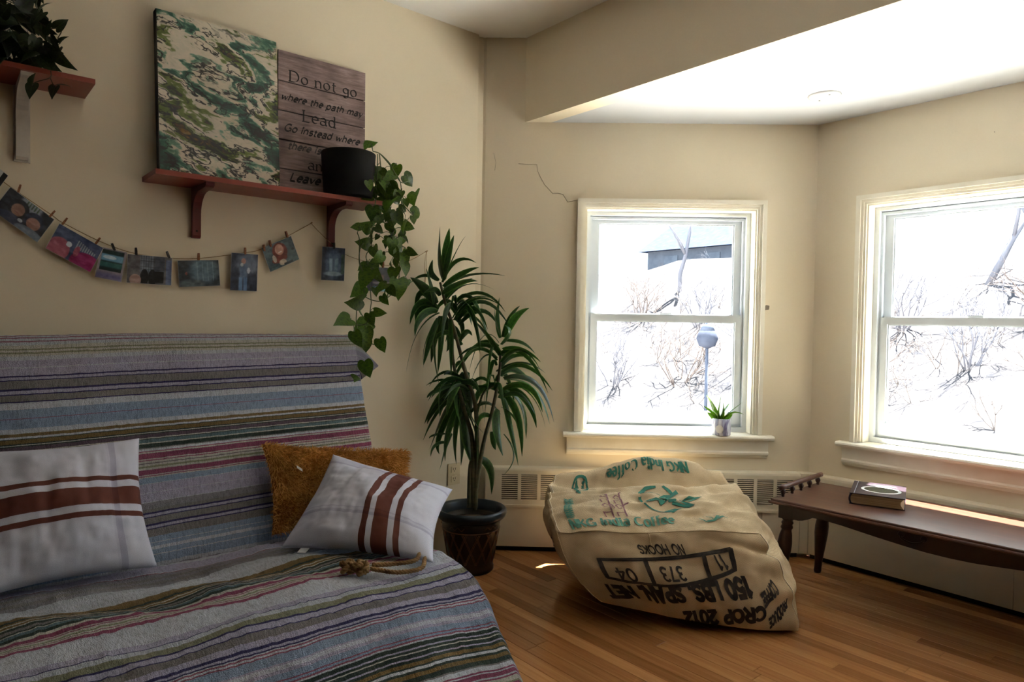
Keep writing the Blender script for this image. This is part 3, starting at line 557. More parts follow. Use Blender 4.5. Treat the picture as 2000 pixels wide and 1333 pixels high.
# ------------------------------------------------------------------ wall outlet on the left wall behind the plant
ou = thing('wall_outlet', 'ivory double wall outlet low on the wall behind the floor plant', 'outlet', (0, -.173, .411))
IV = noisy('ivory_plastic', (208, 190, 150), (216, 198, 160), 9, .4)
under(ou, boxo('cover_plate', XYZ, 0, .006, -.209, -.137, .357, .465, IV, None, .002))
for zc in (.435, .387):
    sk = boxo('socket', XYZ, .006, .0085, -.190, -.156, zc-.015, zc+.015, IV, None, .003); under(ou, sk)
    for dy in (-.006, .006):
        h = boxo('slot', XYZ, .0084, .0088, -.173+dy-.0012, -.173+dy+.0012, zc-.002, zc+.008, DARK); h.parent = sk
    h = boxo('slot', XYZ, .0084, .0088, -.1755, -.1705, zc-.010, zc-.006, DARK); h.parent = sk
sc = boxo('screw', XYZ, .006, .0072, -.1755, -.1705, .4085, .4135, IV, None, .001); under(ou, sc)

# ------------------------------------------------------------------ outdoors: garden, slope, bare trees, house, all in daylight
GRASS = noisy('dry_grass', (112, 106, 84), (150, 142, 116), .8, .9)
SLOPE = noisy('leaf_litter_slope', (56, 56, 60), (76, 73, 74), 2.2, .95, spec=0)
PALE = noisy('pale_bounce_ground', (232, 230, 224), (244, 243, 240), 1.5, .9)  # unseen near ground, made pale to bounce sunlight onto the bay ceiling
def hill(x, y):
    d = y-4.0
    return -1.6 + 5.4*sstep(8.5, 22, y) + (.5*fbm(x*.16, y*.16) + .10*fbm(x*.9, y*.9))*sstep(9, 12, y) + .02*np.maximum(y-22, 0)
nx, ny = 90, 66
gx, gy = np.meshgrid(np.linspace(-34, 30, nx), np.linspace(-16, 50, ny), indexing='ij')
gz = np.where(gy < 9, -1.6+.02*fbm(gx, gy), hill(gx, gy))
idx = np.arange(nx*ny).reshape(nx, ny)
ff = np.stack([idx[:-1, :-1], idx[1:, :-1], idx[1:, 1:], idx[:-1, 1:]], -1).reshape(-1, 4)
# leave the room's own footprint free of ground
cx = (gx[:-1, :-1]+gx[1:, 1:]).ravel()/2; cy = (gy[:-1, :-1]+gy[1:, 1:]).ravel()/2
keep = ~((cx > -1) & (cx < 6.4) & (cy < .2) & (cy > -4.9))
gv = np.stack([gx, gy, gz], -1).reshape(-1, 3)
near = cy < 10.2; bounce_zone = cy < 6.6
structure(pydata('ground', gv, ff[keep & bounce_zone], PALE))
structure(pydata('ground_dark_zone', gv, ff[keep & near & ~bounce_zone], SLOPE))  # unseen strip kept dark so less bounced light reaches the left wall
structure(pydata('ground_slope', gv, ff[keep & ~near], SLOPE))
BARK = noisy('grey_bark', (100, 100, 108), (116, 115, 122), 6, .9, spec=0, stretch=(1, 1, .2))
TWIG = noisy('russet_twigs', (92, 84, 82), (112, 100, 94), 8, .9, spec=0)
def grow(V, F, p, d, ln, r, depth, rn, spread=.55):
    n = 4; P = [p]; R = [r]
    for k in range(n):
        d = (d+Vector((rn.gauss(0, .14), rn.gauss(0, .14), rn.gauss(.03, .09)))).normalized()
        p = p+d*ln/n; P.append(p); R.append(r*(1-.35*(k+1)/n))
    tube_data(P, R, 5 if depth > 2 else 3, V, F)
    if depth == 0: return
    for k in range(rn.choice((2, 3, 3))):
        q = P[rn.choice((2, 3, 4))]
        nd = (d+Vector((rn.gauss(0, spread), rn.gauss(0, spread), rn.gauss(.1, .35)))).normalized()
        grow(V, F, q, nd, ln*rn.uniform(.55, .8), r*.55, depth-1, rn, spread)
rn = random.Random(21)
TREES = [(-11.5, 17.5, 6.4, .14, 'bare grey tree on the slope, highest in the upper pane of the middle window'),
         (-8.6, 19.0, 5.8, .12, 'slender bare tree in front of the house up the slope'),
         (-6.2, 16.0, 5.6, .11, 'bare forked tree on the slope beside the lantern post outside'),
         (-2.6, 18.0, 6.6, .16, 'thick-trunked bare tree in the upper pane of the front window'),
         (.2, 17.0, 6.0, .12, 'bare leaning tree on the slope outside the front window')]
for x, y, hgt, r, lab in TREES:
    V, F = [], []; z = float(hill(x, y))-.1
    grow(V, F, Vector((0, 0, 0)), Vector((rn.gauss(0, .12), rn.gauss(0, .12), 1)).normalized(), hgt*.42, r*.55, 5, rn)
    t = pydata('bare_tree', V, F, BARK, None, loc=(x, y, z)); tag(t, lab, 'tree', 'bare trees on the slope')
SHR = [(-9.8, 12.2, 'sparse twiggy shrub nearest the sill in the middle window, at its left edge'), (-7.9, 12.6, 'spreading bare shrub low in the lower pane of the middle window'),
       (-6.4, 13.6, 'bare shrub beside the lantern post, seen through the lower pane'), (-11.6, 15.6, 'bare shrub behind the others in the middle window, below the house'), (-9.2, 15.4, 'russet twiggy shrub at the foot of the slender tree'),
       (-3.4, 12.4, 'bare shrub at the left edge of the front window'), (-1.6, 13.4, 'open twiggy shrub in the lower pane of the front window'), (.2, 12.2, 'bare shrub nearest the sill of the front window'),
       (-3.6, 15.4, 'russet shrub beneath the thick-trunked tree'), (-.8, 15.8, 'grey shrub high on the slope in the front window'), (1.8, 14.2, 'bare shrub farthest along the slope beyond the front window')]
for i, (x, y, lab) in enumerate(SHR):
    V, F = [], []; z = float(hill(x, y))-.05
    for k in range(9):
        a = rn.uniform(0, 2*PI)
        grow(V, F, Vector((.12*math.cos(a), .12*math.sin(a), 0)), Vector((.5*math.cos(a), .5*math.sin(a), 1)).normalized(), rn.uniform(.7, 1.0), .017, 4, rn, .6)
    t = pydata('bare_shrub', V, F, TWIG if i % 2 else BARK, None, loc=(x, y, z))
    tag(t, lab, 'shrub', 'bare shrubs on the slope outside')
V, F = [], []
for k in range(70):
    x, y = rn.uniform(-13, 3), rn.uniform(11.2, 17); p = Vector((x, y, float(hill(x, y))-.03))
    for q in range(3): grow(V, F, p, Vector((rn.gauss(0, .7), rn.gauss(0, .5), 1)).normalized(), rn.uniform(.35, .7), .010, 2, rn, .8)
ub = pydata('underbrush', V, F, noisy('pale_brush', (104, 98, 98), (128, 118, 112), 8, .9, spec=0))
tag(ub, 'tangle of pale bare brush covering the slope outside', 'brush', kind='stuff')
# lantern post
lx, ly = -5.6, 10.4
lz = float(hill(lx, ly))
lp = thing('lantern_post', 'round lantern on a thin post outside the middle window', 'lantern', (lx, ly, lz))
BLUEG = noisy('blue_grey_metal', (70, 76, 90), (80, 86, 100), 9, .9, spec=0)
lathe('post', [(.035, -.1), (.03, 2.05)], BLUEG, lp, 10)
lathe('lantern_head', [(.03, 2.05), (.17, 2.10), (.23, 2.26), (.17, 2.42), (.05, 2.48)], noisy('frosted_globe', (58, 62, 74), (66, 70, 82), 9, .9, spec=0), lp, 16)
lathe('cap', [(.16, 2.43), (.10, 2.54), (.03, 2.60), (.02, 2.72)], BLUEG, lp, 14)
# house on top of the slope
hx, hy = -17.5, 31.0; hz = float(hill(hx, hy))-.6
ho = thing('house', 'pale house with a blue grey roof far up the slope', 'house', (hx, hy, hz))
boxo('wall', XYZ, -4.2, 4.2, -2.5, 2.5, 0, 2.3, noisy('pale_siding', (92, 96, 104), (104, 108, 116), 3, .9, spec=0), ho)
bm = bmesh.new(); prism(bm, [(-2.9, 2.2), (2.9, 2.2), (0, 3.9)], lambda p, q, t: (t, p, q), -4.6, 4.6)
frombm('roof', bm, noisy('slate_roof', (50, 58, 74), (58, 66, 82), 4, .9, spec=0), ho)
for k in (-2.6, 0, 2.4):
    w = boxo('window', XYZ, k-.45, k+.45, -2.54, -2.49, .9, 1.9, noisy('house_window', (70, 76, 88), (88, 94, 104), 3, .3), ho)
# ------------------------------------------------------------------ shelves on the left wall
RED = noisy('red_brown_paint', (134, 58, 44), (152, 68, 52), 7, .38, .05, 60)
REDD = noisy('dark_red_paint', (92, 30, 28), (108, 36, 32), 7, .42)
WPAINT = noisy('worn_white_paint', (190, 182, 170), (214, 206, 194), 14, .5)
SCREW = noisy('dark_screw', (40, 30, 28), (60, 48, 44), 20, .5, metal=.6)

def bracket(y0, w, zt, mat, name='bracket', hgt=.19, out=.185):
    """wooden shelf bracket: wall leg, arm under the board, curved web"""
    bm = bmesh.new()
    pts = [(0, zt), (out, zt), (out, zt-.012), (out-.012, zt-.018)]
    for k in range(9):
        t = k/8*PI/2; pts.append((.02+(out-.05)*.62*(1-math.sin(t)), zt-.022-.075*(1-math.cos(t))))
    pts += [(.020, zt-hgt+.01), (.014, zt-hgt), (0, zt-hgt)]
    prism(bm, pts, lambda p, q, t: (p, t, q), y0, y0+w)
    return frombm(name, bm, mat, None, False)
sh = thing('wall_shelf', 'long red-brown wall shelf holding the green painting and the wooden quote sign', 'shelf', (0, -1.15, 1.678))
P = [boxo('board', XYZ, .0, .2, -1.594, -.697, 1.678, 1.696, RED, None, .0015)]
for y0 in (-1.424, -.870):
    b = bracket(y0, .03, 1.678, REDD); P.append(b)
under(sh, *P)
for b, y0 in zip(P[1:], (-1.424, -.870)):
    for z in (1.60, 1.515):
        v, f = lathe_data([(0, .0012), (.003, .001), (.0045, 0)], 10); v = [(.0205 if z < 1.55 else .0225, y0+.015+a, z+bb) for a, bb, c in v]
        s_ = pydata('screw', v, f, SCREW, None); s_.parent = b
sh2 = thing('wall_shelf', 'red-brown shelf on a white bracket, holding the dark leafy plant', 'shelf', (0, -2.2, 1.94))
P = [boxo('board', XYZ, .0, .2, -2.62, -1.774, 1.941, 1.957, RED, None, .0015)]
bk = bracket(-1.972, .034, 1.941, WPAINT, hgt=.245); bk['label'] = 'white painted bracket'
bk2 = bracket(-2.5, .034, 1.941, WPAINT, hgt=.245); bk2['label'] = 'white painted bracket'
pl_ = boxo('wall_plate', XYZ, 0, .006, -1.978, -1.932, 1.69, 1.941, WPAINT); pl_.parent = bk
v, f = lathe_data([(0, .0012), (.003, .001), (.0045, 0)], 10); v = [(.0065, -1.955+a, 1.708+bb) for a, bb, c in v]
s_ = pydata('screw', v, f, SCREW, None); s_.parent = bk
under(sh2, P[0], bk, bk2)

# ------------------------------------------------------------------ poured paint canvas leaning on the wall
def tilt_frame(bl, br, tl):
    bl, br, tl = map(Vector, (bl, br, tl)); ex = (br-bl); w = ex.length; ex.normalize()
    ey = (tl-bl); h_ = ey.length; ey.normalize(); n = ex.cross(ey).normalized()
    return bl, ex, ey, n, w, h_
def quadgrid(name, fr, u0, u1, v0, v1, off, mat, parent=None, nu=1, nv=1, cols=None):
    bl, ex, ey, n, w, h_ = fr; V, F, UV = [], [], []
    for i in range(nu+1):
        for j in range(nv+1):
            u, v = u0+(u1-u0)*i/nu, v0+(v1-v0)*j/nv
            V.append(tuple(bl+ex*u*w+ey*v*h_+n*off)); UV.append((u, v))
    for i in range(nu):
        for j in range(nv): F.append((i*(nv+1)+j, (i+1)*(nv+1)+j, (i+1)*(nv+1)+j+1, i*(nv+1)+j+1))
    o = pydata(name, V, F, mat, parent, False, UV)
    if cols is not None:
        at = o.data.color_attributes.new('Col', 'FLOAT_COLOR', 'CORNER')
        c = np.ones((len(F), 4, 4), np.float32); c[:, :, :3] = np.asarray(cols).reshape(len(F), 1, 3)
        at.data.foreach_set('color', c.ravel())
    return o
ATT = Mat('print', None, .35); _a = ATT.n('ShaderNodeAttribute', attribute_name='Col'); ATT.base(_a.outputs[0]); ATT = ATT.m

def pour_mat():
    m = Mat('poured_paint', None, .28)
    co = m.coord('UV', (1, 1, 1), (0, 0, math.radians(10)))
    st = m.n('ShaderNodeMapping'); st.inputs['Scale'].default_value = (.85, 2.3, 1); m.l(co, st.inputs[0])
    wv = m.n('ShaderNodeTexNoise'); wv.inputs['Scale'].default_value = 1.9; wv.inputs['Detail'].default_value = 4; wv.inputs['Roughness'].default_value = .55
    m.l(st.outputs[0], wv.inputs['Vector'])
    sub = m.n('ShaderNodeVectorMath', operation='SUBTRACT'); sub.inputs[1].default_value = (.5, .5, .5); m.l(wv.outputs['Color'], sub.inputs[0])
    sc = m.n('ShaderNodeVectorMath', operation='SCALE'); sc.inputs['Scale'].default_value = 1.35; m.l(sub.outputs[0], sc.inputs[0])
    ad = m.n('ShaderNodeVectorMath', operation='ADD'); m.l(st.outputs[0], ad.inputs[0]); m.l(sc.outputs[0], ad.inputs[1])
    f1 = m.noise(ad.outputs[0], 1.35, 5, .55)
    base = m.ramp(f1, [(.0, (14, 18, 16)), (.36, (18, 24, 20)), (.39, (16, 52, 44)), (.43, (44, 92, 72)), (.455, (112, 148, 124)), (.47, (206, 198, 176)), (.50, (220, 208, 188)), (.535, (204, 198, 176)), (.55, (112, 124, 58)), (.58, (76, 90, 30)), (.60, (18, 18, 12)), (.66, (130, 96, 34)), (.76, (214, 206, 186))])
    # thin dark threads along the flow
    ad2 = m.n('ShaderNodeVectorMath', operation='ADD'); ad2.inputs[1].default_value = (7.3, 2.1, .4); m.l(ad.outputs[0], ad2.inputs[0])
    f2 = m.noise(ad2.outputs[0], 2.1, 4, .6)
    ln = m.ramp(f2, [(.47, (255, 255, 255)), (.49, (16, 16, 20)), (.507, (24, 24, 28)), (.525, (255, 255, 255))])
    f3 = m.noise(ad2.outputs[0], .8, 2, .5)
    msk = m.ramp(f3, [(.30, (0, 0, 0)), (.40, (255, 255, 255))], raw=False)
    mx = m.n('ShaderNodeMix', data_type='RGBA', blend_type='MULTIPLY'); m.l(msk, mx.inputs[0]); m.l(base, mx.inputs[6]); m.l(ln, mx.inputs[7])
    # pale open areas
    f4 = m.noise(st.outputs[0], .75, 3, .5)
    pm = m.ramp(f4, [(.60, (0, 0, 0)), (.66, (130, 130, 130))])
    mx2 = m.n('ShaderNodeMix', data_type='RGBA', blend_type='MIX'); m.l(pm, mx2.inputs[0]); m.l(mx.outputs[2], mx2.inputs[6]); mx2.inputs[7].default_value = (*lin((220, 208, 188)), 1)
    m.base(mx2.outputs[2]); return m.m
cv = thing('painting', 'green, black and cream poured-paint canvas standing on the red-brown shelf', 'painting', (.1, -1.36, 1.696))
FRc = tilt_frame((.088, -1.556, 1.6965), (.088, -1.112, 1.6965), (.050, -1.562, 2.304))
bl_, ex_, ey_, n_, w_, h_ = FRc
cb = bmesh.new()
bbox(cb, lambda a, b, c: tuple(bl_+ex_*a+ey_*b+n_*c), 0, w_, 0, h_, -.036, -.0006)
body = frombm('stretcher', cb, noisy('black_canvas_edge', (16, 13, 14), (24, 20, 20), 9, .7)); body['label'] = 'black wrapped canvas edge'
pf_ = quadgrid('painted_face', FRc, 0.006, 1, 0, 1, 0, pour_mat())
under(cv, body, pf_)

# ------------------------------------------------------------------ wooden quote sign
sg = thing('wall_sign', 'weathered board sign with a black quotation, beside the painting on the shelf', 'sign', (.12, -.95, 1.696))
FRs = tilt_frame((.026, -1.098, 1.6965), (.026, -.702, 1.6965), (.0195, -1.097, 2.292))
bs, exs, eys, ns, ws, hs = FRs
def board_mat():
    m = Mat('weathered_boards', None, .6)
    co = m.coord('Object', (6, 6, 60)); g = m.noise(co, 1.6, 6, .65, .5)
    c = m.ramp(g, [(.25, (108, 92, 90)), (.5, (156, 136, 132)), (.75, (188, 170, 166))])
    s = m.ramp(m.noise(m.coord('Object', (1, 1, 1)), 9, 4), [(.3, (190, 180, 180)), (.7, (255, 250, 250))])
    m.base(m.mul(c, s)); m.bump(g, .15, .001); return m.m
BOARD = board_mat(); P = []
cuts = [0, .183, .383, .583, .787, 1]
for a, b in zip(cuts, cuts[1:]):
    bm = bmesh.new(); bbox(bm, lambda p, q, r: tuple(bs+exs*p+eys*q+ns*r), 0, ws, a*hs+.0024, b*hs-.0024, -.007, 0)
    P.append(frombm('board', bm, BOARD, None, False, .0012, 1))
bm = bmesh.new(); bbox(bm, lambda p, q, r: tuple(bs+exs*p+eys*q+ns*r), .005, ws-.005, .004, hs-.004, -.012, -.0071)
P.append(frombm('back_panel', bm, DARK))
INK = noisy('black_ink', (13, 10, 11), (18, 14, 15), 30, .6)
def sign_line(text, v, size, cx, shear=0, w=.085, serif=True, pen=.5):
    st, tot = strokes_of(text, shear, .05 if shear else .08, serif)
    w *= 1.3 if serif else 1.6
    def f(x, y): return tuple(bs+exs*(cx*ws+(x-tot/2)*size)+eys*(v*hs+y*size)+ns*.0009)
    return (st, w, f, pen)
lns = [sign_line('Do not go', .797, .063, .52, 0, .085), sign_line('where the path may', .660, .0395, .50, .38, .13, False, .9),
       sign_line('Lead', .537, .066, .47, 0, .085), sign_line('Go instead where', .447, .042, .50, .38, .13, False, .9),
       sign_line('there is no path', .327, .042, .50, .38, .13, False, .9), sign_line('and', .205, .060, .47, 0, .085),
       sign_line('Leave a trail', .105, .050, .50, .38, .13, False, .9)]
for ln_ in lns: P.append(tag(lettering('text_line', [ln_], INK, None), kind='stuff'))
under(sg, *P)

# ------------------------------------------------------------------ leaves
def leaf_mat(name, dark, mid, light, vein=None, rough=.32):
    m = Mat(name, None, rough)
    info = m.n('ShaderNodeObjectInfo')
    tc = m.n('ShaderNodeTexCoord'); sep = m.n('ShaderNodeSeparateXYZ'); m.l(tc.outputs['UV'], sep.inputs[0])
    n = m.noise(m.coord('UV', (3, 9, 1)), 1.5, 3)
    c = m.ramp(n, [(.3, dark), (.65, mid)])
    if vein:
        v = m.ramp(sep.outputs[0], vein)
        c = m.mul(c, v, 1, 'SCREEN')
    t = m.ramp(info.outputs['Random'], [(0, (150, 150, 150)), (.6, (225, 225, 225)), (1, light)])
    m.base(m.mul(c, t))
    m.b.inputs['Subsurface Weight'].default_value = 0
    # thin leaves let some daylight through
    tr = m.n('ShaderNodeBsdfTranslucent'); m.l(m.mul(c, (1.0, 1.0, .35)), tr.inputs[0])
    mx = m.n('ShaderNodeMixShader'); mx.inputs[0].default_value = .28
    m.l(m.b.outputs[0], mx.inputs[1]); m.l(tr.outputs[0], mx.inputs[2])
    m.l(mx.outputs[0], m.nt.nodes['Material Output'].inputs['Surface'])
    return m.m
VPOTH = leaf_mat('pothos_leaf', (50, 86, 26), (98, 134, 48), (255, 255, 225), [(.47, (0, 0, 0)), (.5, (28, 40, 10)), (.53, (0, 0, 0))])
VIVY = leaf_mat('dark_vine_leaf', (26, 40, 22), (50, 68, 36), (255, 250, 220), [(.44, (0, 0, 0)), (.5, (46, 58, 44)), (.56, (0, 0, 0))])
VDRAC = leaf_mat('dracaena_leaf', (26, 58, 28), (52, 98, 42), (255, 255, 235), [(0, (92, 120, 72)), (.10, (70, 96, 56)), (.17, (0, 0, 0)), (.46, (0, 0, 0)), (.5, (30, 44, 20)), (.54, (0, 0, 0)), (.83, (0, 0, 0)), (.90, (70, 96, 56)), (1, (92, 120, 72))])
VSILL = leaf_mat('agave_leaf', (46, 96, 20), (110, 158, 44), (255, 255, 235), [(0, (80, 90, 30)), (.2, (0, 0, 0)), (.8, (0, 0, 0)), (1, (80, 90, 30))])

CAMDIR = Vector((-.763, .646, 0))
def strap_leaf(name, b, m, t, w, mat, parent, rn, n=10):
    """a long arching leaf, folded along its midrib"""
    b, m, t = Vector(b), Vector(m), Vector(t); V, F, UV = [], [], []
    roll = rn.gauss(0, .6); wob = rn.uniform(-.5, .5); ph = rn.uniform(0, 6)
    for i in range(n+1):
        k = i/n; p = b*(1-k)**2+m*2*k*(1-k)+t*k*k
        p = p+Vector((.012*wob*math.sin(ph+5*k)*k, .012*wob*math.cos(ph+4*k)*k, -.014*abs(wob)*math.sin(PI*k)))
        tan = ((m-b)*(1-k)+(t-m)*k); tan = tan.normalized() if tan.length > 1e-6 else Vector((0, 0, 1))
        sd = tan.cross(CAMDIR)
        sd = sd.normalized() if sd.length > 1e-3 else Vector((1, 0, 0))
        sd = Matrix.Rotation(roll+.5*k*roll, 3, tan) @ sd
        nn = sd.cross(tan).normalized()
        ww = w*.5*max(.03, (math.sin(PI*min(1, (k*.9+.08)**.75))**.8))
        if k > .98: ww = w*.02
        for c, up in ((-1, .22), (-.5, .05), (0, 0), (.5, .05), (1, .22)):
            V.append(tuple(p+sd*ww*c+nn*ww*up)); UV.append((.5+c*.5, k))
    for i in range(n):
        for c in range(4): F.append((i*5+c, i*5+c+1, (i+1)*5+c+1, (i+1)*5+c))
    return pydata(name, V, F, mat, parent, True, UV)
def heart_leaf(name, b, t, mat, parent, rn, wide=.74):
    b, t = Vector(b), Vector(t); d = t-b; L = d.length; d.normalize()
    sd = d.cross(CAMDIR); sd = sd.normalized() if sd.length > 1e-3 else Vector((1, 0, 0))
    sd = Matrix.Rotation(rn.gauss(0, .55), 3, d) @ sd
    nn = sd.cross(d).normalized()
    if nn.dot(CAMDIR) > 0: nn = -nn
    prof = [(-.10, .0, .26), (-.04, .0, .40), (.08, .02, .47), (.22, .05, .50), (.38, .06, .46), (.55, .05, .37), (.72, .02, .25), (.87, -.03, .11), (1.0, -.08, .01)]
    V, F, UV = [], [], []; cup = rn.uniform(.05, .2); curl = rn.uniform(.0, .25)
    for i, (k, hgt, w) in enumerate(prof):
        for c in (-1, -.55, 0, .55, 1):
            kk = k if k > 0 else (k*abs(c)**.7 if c else .04)
            p = b+d*L*kk+sd*L*w*wide*c+nn*L*(hgt+cup*abs(c)**1.5*w-curl*max(0, k)**2*.5)
            V.append(tuple(p)); UV.append((.5+c*.5, max(0, k)))
    for i in range(len(prof)-1):
        for c in range(4): F.append((i*5+c, i*5+c+1, (i+1)*5+c+1, (i+1)*5+c))
    return pydata(name, V, F, mat, parent, True, UV)

# ------------------------------------------------------------------ pothos in the black pot at the shelf's end
BLACKPOT = noisy('matt_black_pot', (13, 13, 14), (18, 18, 19), 9, .7, spec=.25)
SOIL = noisy('potting_soil', (44, 32, 24), (70, 54, 40), 30, .95, .5, 60)
po = thing('trailing_pothos', 'trailing heart-leaved pothos in a matt black pot on the shelf end', 'plant', (.146, -.842, 1.6965))
pc = (.146, -.842)
P = [lathe('pot', [(.0, .004), (.096, .0), (.1005, .006), (.1125, .18), (.113, .186), (.110, .189), (.106, .186), (.104, .16)], BLACKPOT, None, 48, (*pc, 1.6965), False)]
P.append(lathe('soil', [(.0, .165), (.05, .163), (.1045, .160)], SOIL, None, 24, (*pc, 1.6965), False))
rn = random.Random(4)
# fill the dense part that hangs just past the pot, and thin sprays down the vines
for k in range(34):
    x0 = rn.uniform(.17, .27); y0 = rn.gauss(-.70, .06); z0 = rn.uniform(1.52, 1.80) if k < 24 else rn.uniform(1.28, 1.55)
    a_ = rn.uniform(-2.4, -.4); l_ = rn.uniform(.032, .055)
    POTH.append([x0, y0, z0, x0+rn.uniform(-.01, .02), y0+l_*math.cos(a_)*1.2, z0+l_*math.sin(a_)])
VINEG = noisy('green_vine', (52, 74, 30), (84, 96, 46), 9, .5)
for k, v in enumerate(VINE):
    V, F = [], []
    tube_data(catmull(v, 6), .0022, 5, V, F); P.append(pydata('vine', V, F, VINEG))
def grown(q, k):
    c = [(a+b)/2 for a, b in zip(q[:3], q[3:])]
    return [cc+(a-cc)*k for a, cc in zip(q[:3], c)], [cc+(b-cc)*k for b, cc in zip(q[3:], c)]
for q in POTH:
    P.append(heart_leaf('leaf', *grown(q, 1.06), VPOTH, None, rn, .86))
# short petioles joining each leaf to the nearest vine
allv = [p for v in VINE for p in catmull(v, 6)]
V, F = [], []
for q in POTH:
    b = Vector(q[:3]); n = min(allv, key=lambda p: (p-b).length)
    if .004 < (n-b).length < .12:
        mid = (n+b)/2+Vector((.01, 0, .012)); tube_data(catmull([n, mid, b], 4), .0014, 4, V, F)
P.append(tag(pydata('petioles', V, F, VINEG), kind='stuff'))
under(po, *P)

# ------------------------------------------------------------------ dark trailing plant on the other shelf
iv = thing('trailing_vine_plant', 'dense dark green trailing plant on the shelf with the white bracket', 'plant', (.11, -2.13, 1.957))
P = [lathe('pot', [(.0, .003), (.07, .0), (.075, .006), (.088, .13), (.09, .14), (.086, .142), (.082, .12)], noisy('dark_clay_pot', (46, 32, 26), (60, 42, 34), 9, .6), None, 32, (.11, -2.13, 1.957), False),
     lathe('soil', [(.0, .118), (.083, .114)], SOIL, None, 20, (.11, -2.13, 1.957), False)]
for q in IVY: P.append(heart_leaf('leaf', *grown(q, 1.45), VIVY, None, rn, .66))
for v in IVYV:
    V, F = [], []; tube_data(catmull(v, 5), .0016, 5, V, F); P.append(pydata('vine', V, F, noisy('dark_vine', (40, 34, 20), (60, 48, 30), 9, .6)))
V, F = [], []
for q in IVY[:120:2]:
    b = Vector(q[:3]); c0 = Vector((.11, -2.13, 2.08))
    tube_data(catmull([c0, (c0+b)/2+Vector((0, 0, .06)), b], 4), .0014, 4, V, F)
P.append(tag(pydata('stems', V, F, noisy('dark_stem', (40, 40, 22), (56, 52, 30), 9, .6)), kind='stuff'))
under(iv, *P)

# ------------------------------------------------------------------ twine with snapshots held by tiny clothes pegs
TW = noisy('jute_twine', (140, 112, 72), (168, 138, 94), 60, .9)
twp = [(.012, -2.10, 1.69), (.012, -1.987, 1.603), (.012, -1.874, 1.524), (.012, -1.842, 1.501), (.012, -1.729, 1.446), (.012, -1.622, 1.413), (.012, -1.505, 1.405), (.012, -1.398, 1.411), (.012, -1.227, 1.446), (.012, -1.159, 1.466), (.012, -1.042, 1.534), (.012, -.946, 1.594)]
V, F = [], []
tube_data(catmull(twp, 6), .0014, 5, V, F)
tube_data(catmull([(.012, -.946, 1.594), (.012, -.90, 1.553), (.027, -.846, 1.503), (.012, -.80, 1.478), (.012, -.70, 1.452), (.012, -.572, 1.440), (.012, -.46, 1.468), (.012, -.36, 1.521)], 6), .0013, 5, V, F)
tube_data(catmull([(.012, -.36, 1.521), (.006, -.364, 1.47), (.006, -.362, 1.36), (.006, -.364, 1.292)], 6), .0013, 5, V, F)
tube_data(catmull([(.012, -.358, 1.521), (.006, -.356, 1.45), (.006, -.361, 1.36), (.006, -.357, 1.30)], 6), .0012, 5, V, F)
tw = pydata('twine', V, F, TW); tag(tw, 'thin jute twine strung in loops between nails under the shelf', 'twine')
for y, z, lab in ((-.946, 1.594, 'tiny nail holding the twine at its peak below the shelf'), (-.36, 1.521, 'tiny nail holding the end of the twine behind the floor plant')):
    V, F = tube_data([(0, y, z-.001), (.018, y, z+.002)], .0016, 8); tube_data([(.018, y, z+.002), (.0195, y, z+.002)], .0034, 8, V, F)
    tag(pydata('nail', V, F, noisy('brass_nail', (150, 120, 70), (170, 140, 86), 9, .4, metal=.7)), lab, 'nail')

def canvas_px(H, W): 
    yv, xv = np.mgrid[0:H, 0:W]; return np.zeros((H, W, 3)), (xv+.5)/W, 1-(yv+.5)/H
def ell(img, X, Y, cx, cy, rx, ry, col, soft=.12):
    d = ((X-cx)/rx)**2+((Y-cy)/ry)**2; m = 1-sstep(1-soft, 1+soft, d); img[:] = img*(1-m[..., None])+np.array(col)*m[..., None]
def rct(img, X, Y, x0, x1, y0, y1, col, s=.01):
    m = sstep(x0-s, x0+s, X)*(1-sstep(x1-s, x1+s, X))*sstep(y0-s, y0+s, Y)*(1-sstep(y1-s, y1+s, Y)); img[:] = img*(1-m[..., None])+np.array(col)*m[..., None]
def fin(img, X, Y, seed, amt=22):
    img = img+(fbm(X*9+seed, Y*9, seed)*amt)[..., None]; return np.clip(img, 4, 250)
def ph_selfie(H, W):
    i, X, Y = canvas_px(H, W); i[:] = (44, 46, 56); rct(i, X, Y, .3, .75, .62, 1, (150, 156, 166), .04)
    for k in range(5): rct(i, X, Y, .42+.06*k, .445+.06*k, .8, 1, (70, 90, 60))
    ell(i, X, Y, .36, .56, .2, .33, (24, 26, 34)); ell(i, X, Y, .36, .52, .13, .22, (150, 112, 96)); ell(i, X, Y, .72, .5, .2, .3, (34, 38, 58)); ell(i, X, Y, .74, .42, .14, .21, (156, 116, 104))
    ell(i, X, Y, .36, .1, .3, .22, (60, 66, 86)); ell(i, X, Y, .8, .05, .34, .2, (104, 116, 130)); ell(i, X, Y, .5, .26, .05, .06, (180, 190, 200)); rct(i, X, Y, .31, .41, .42, .44, (120, 60, 60)); return fin(i, X, Y, 3)
def ph_pink(H, W):
    i, X, Y = canvas_px(H, W); i[:] = (72, 84, 118); ell(i, X, Y, .2, .2, .24, .42, (166, 92, 110)); 
    for k in range(9): rct(i, X, Y, .5+.05*k, .525+.05*k, .48+.01*k, .82-.02*k, (170, 178, 184), .012)
    ell(i, X, Y, .85, .12, .36, .42, (146, 36, 96)); ell(i, X, Y, .36, .52, .06, .1, (190, 200, 214)); ell(i, X, Y, .56, .42, .06, .2, (160, 80, 100)); return fin(i, X, Y, 5)
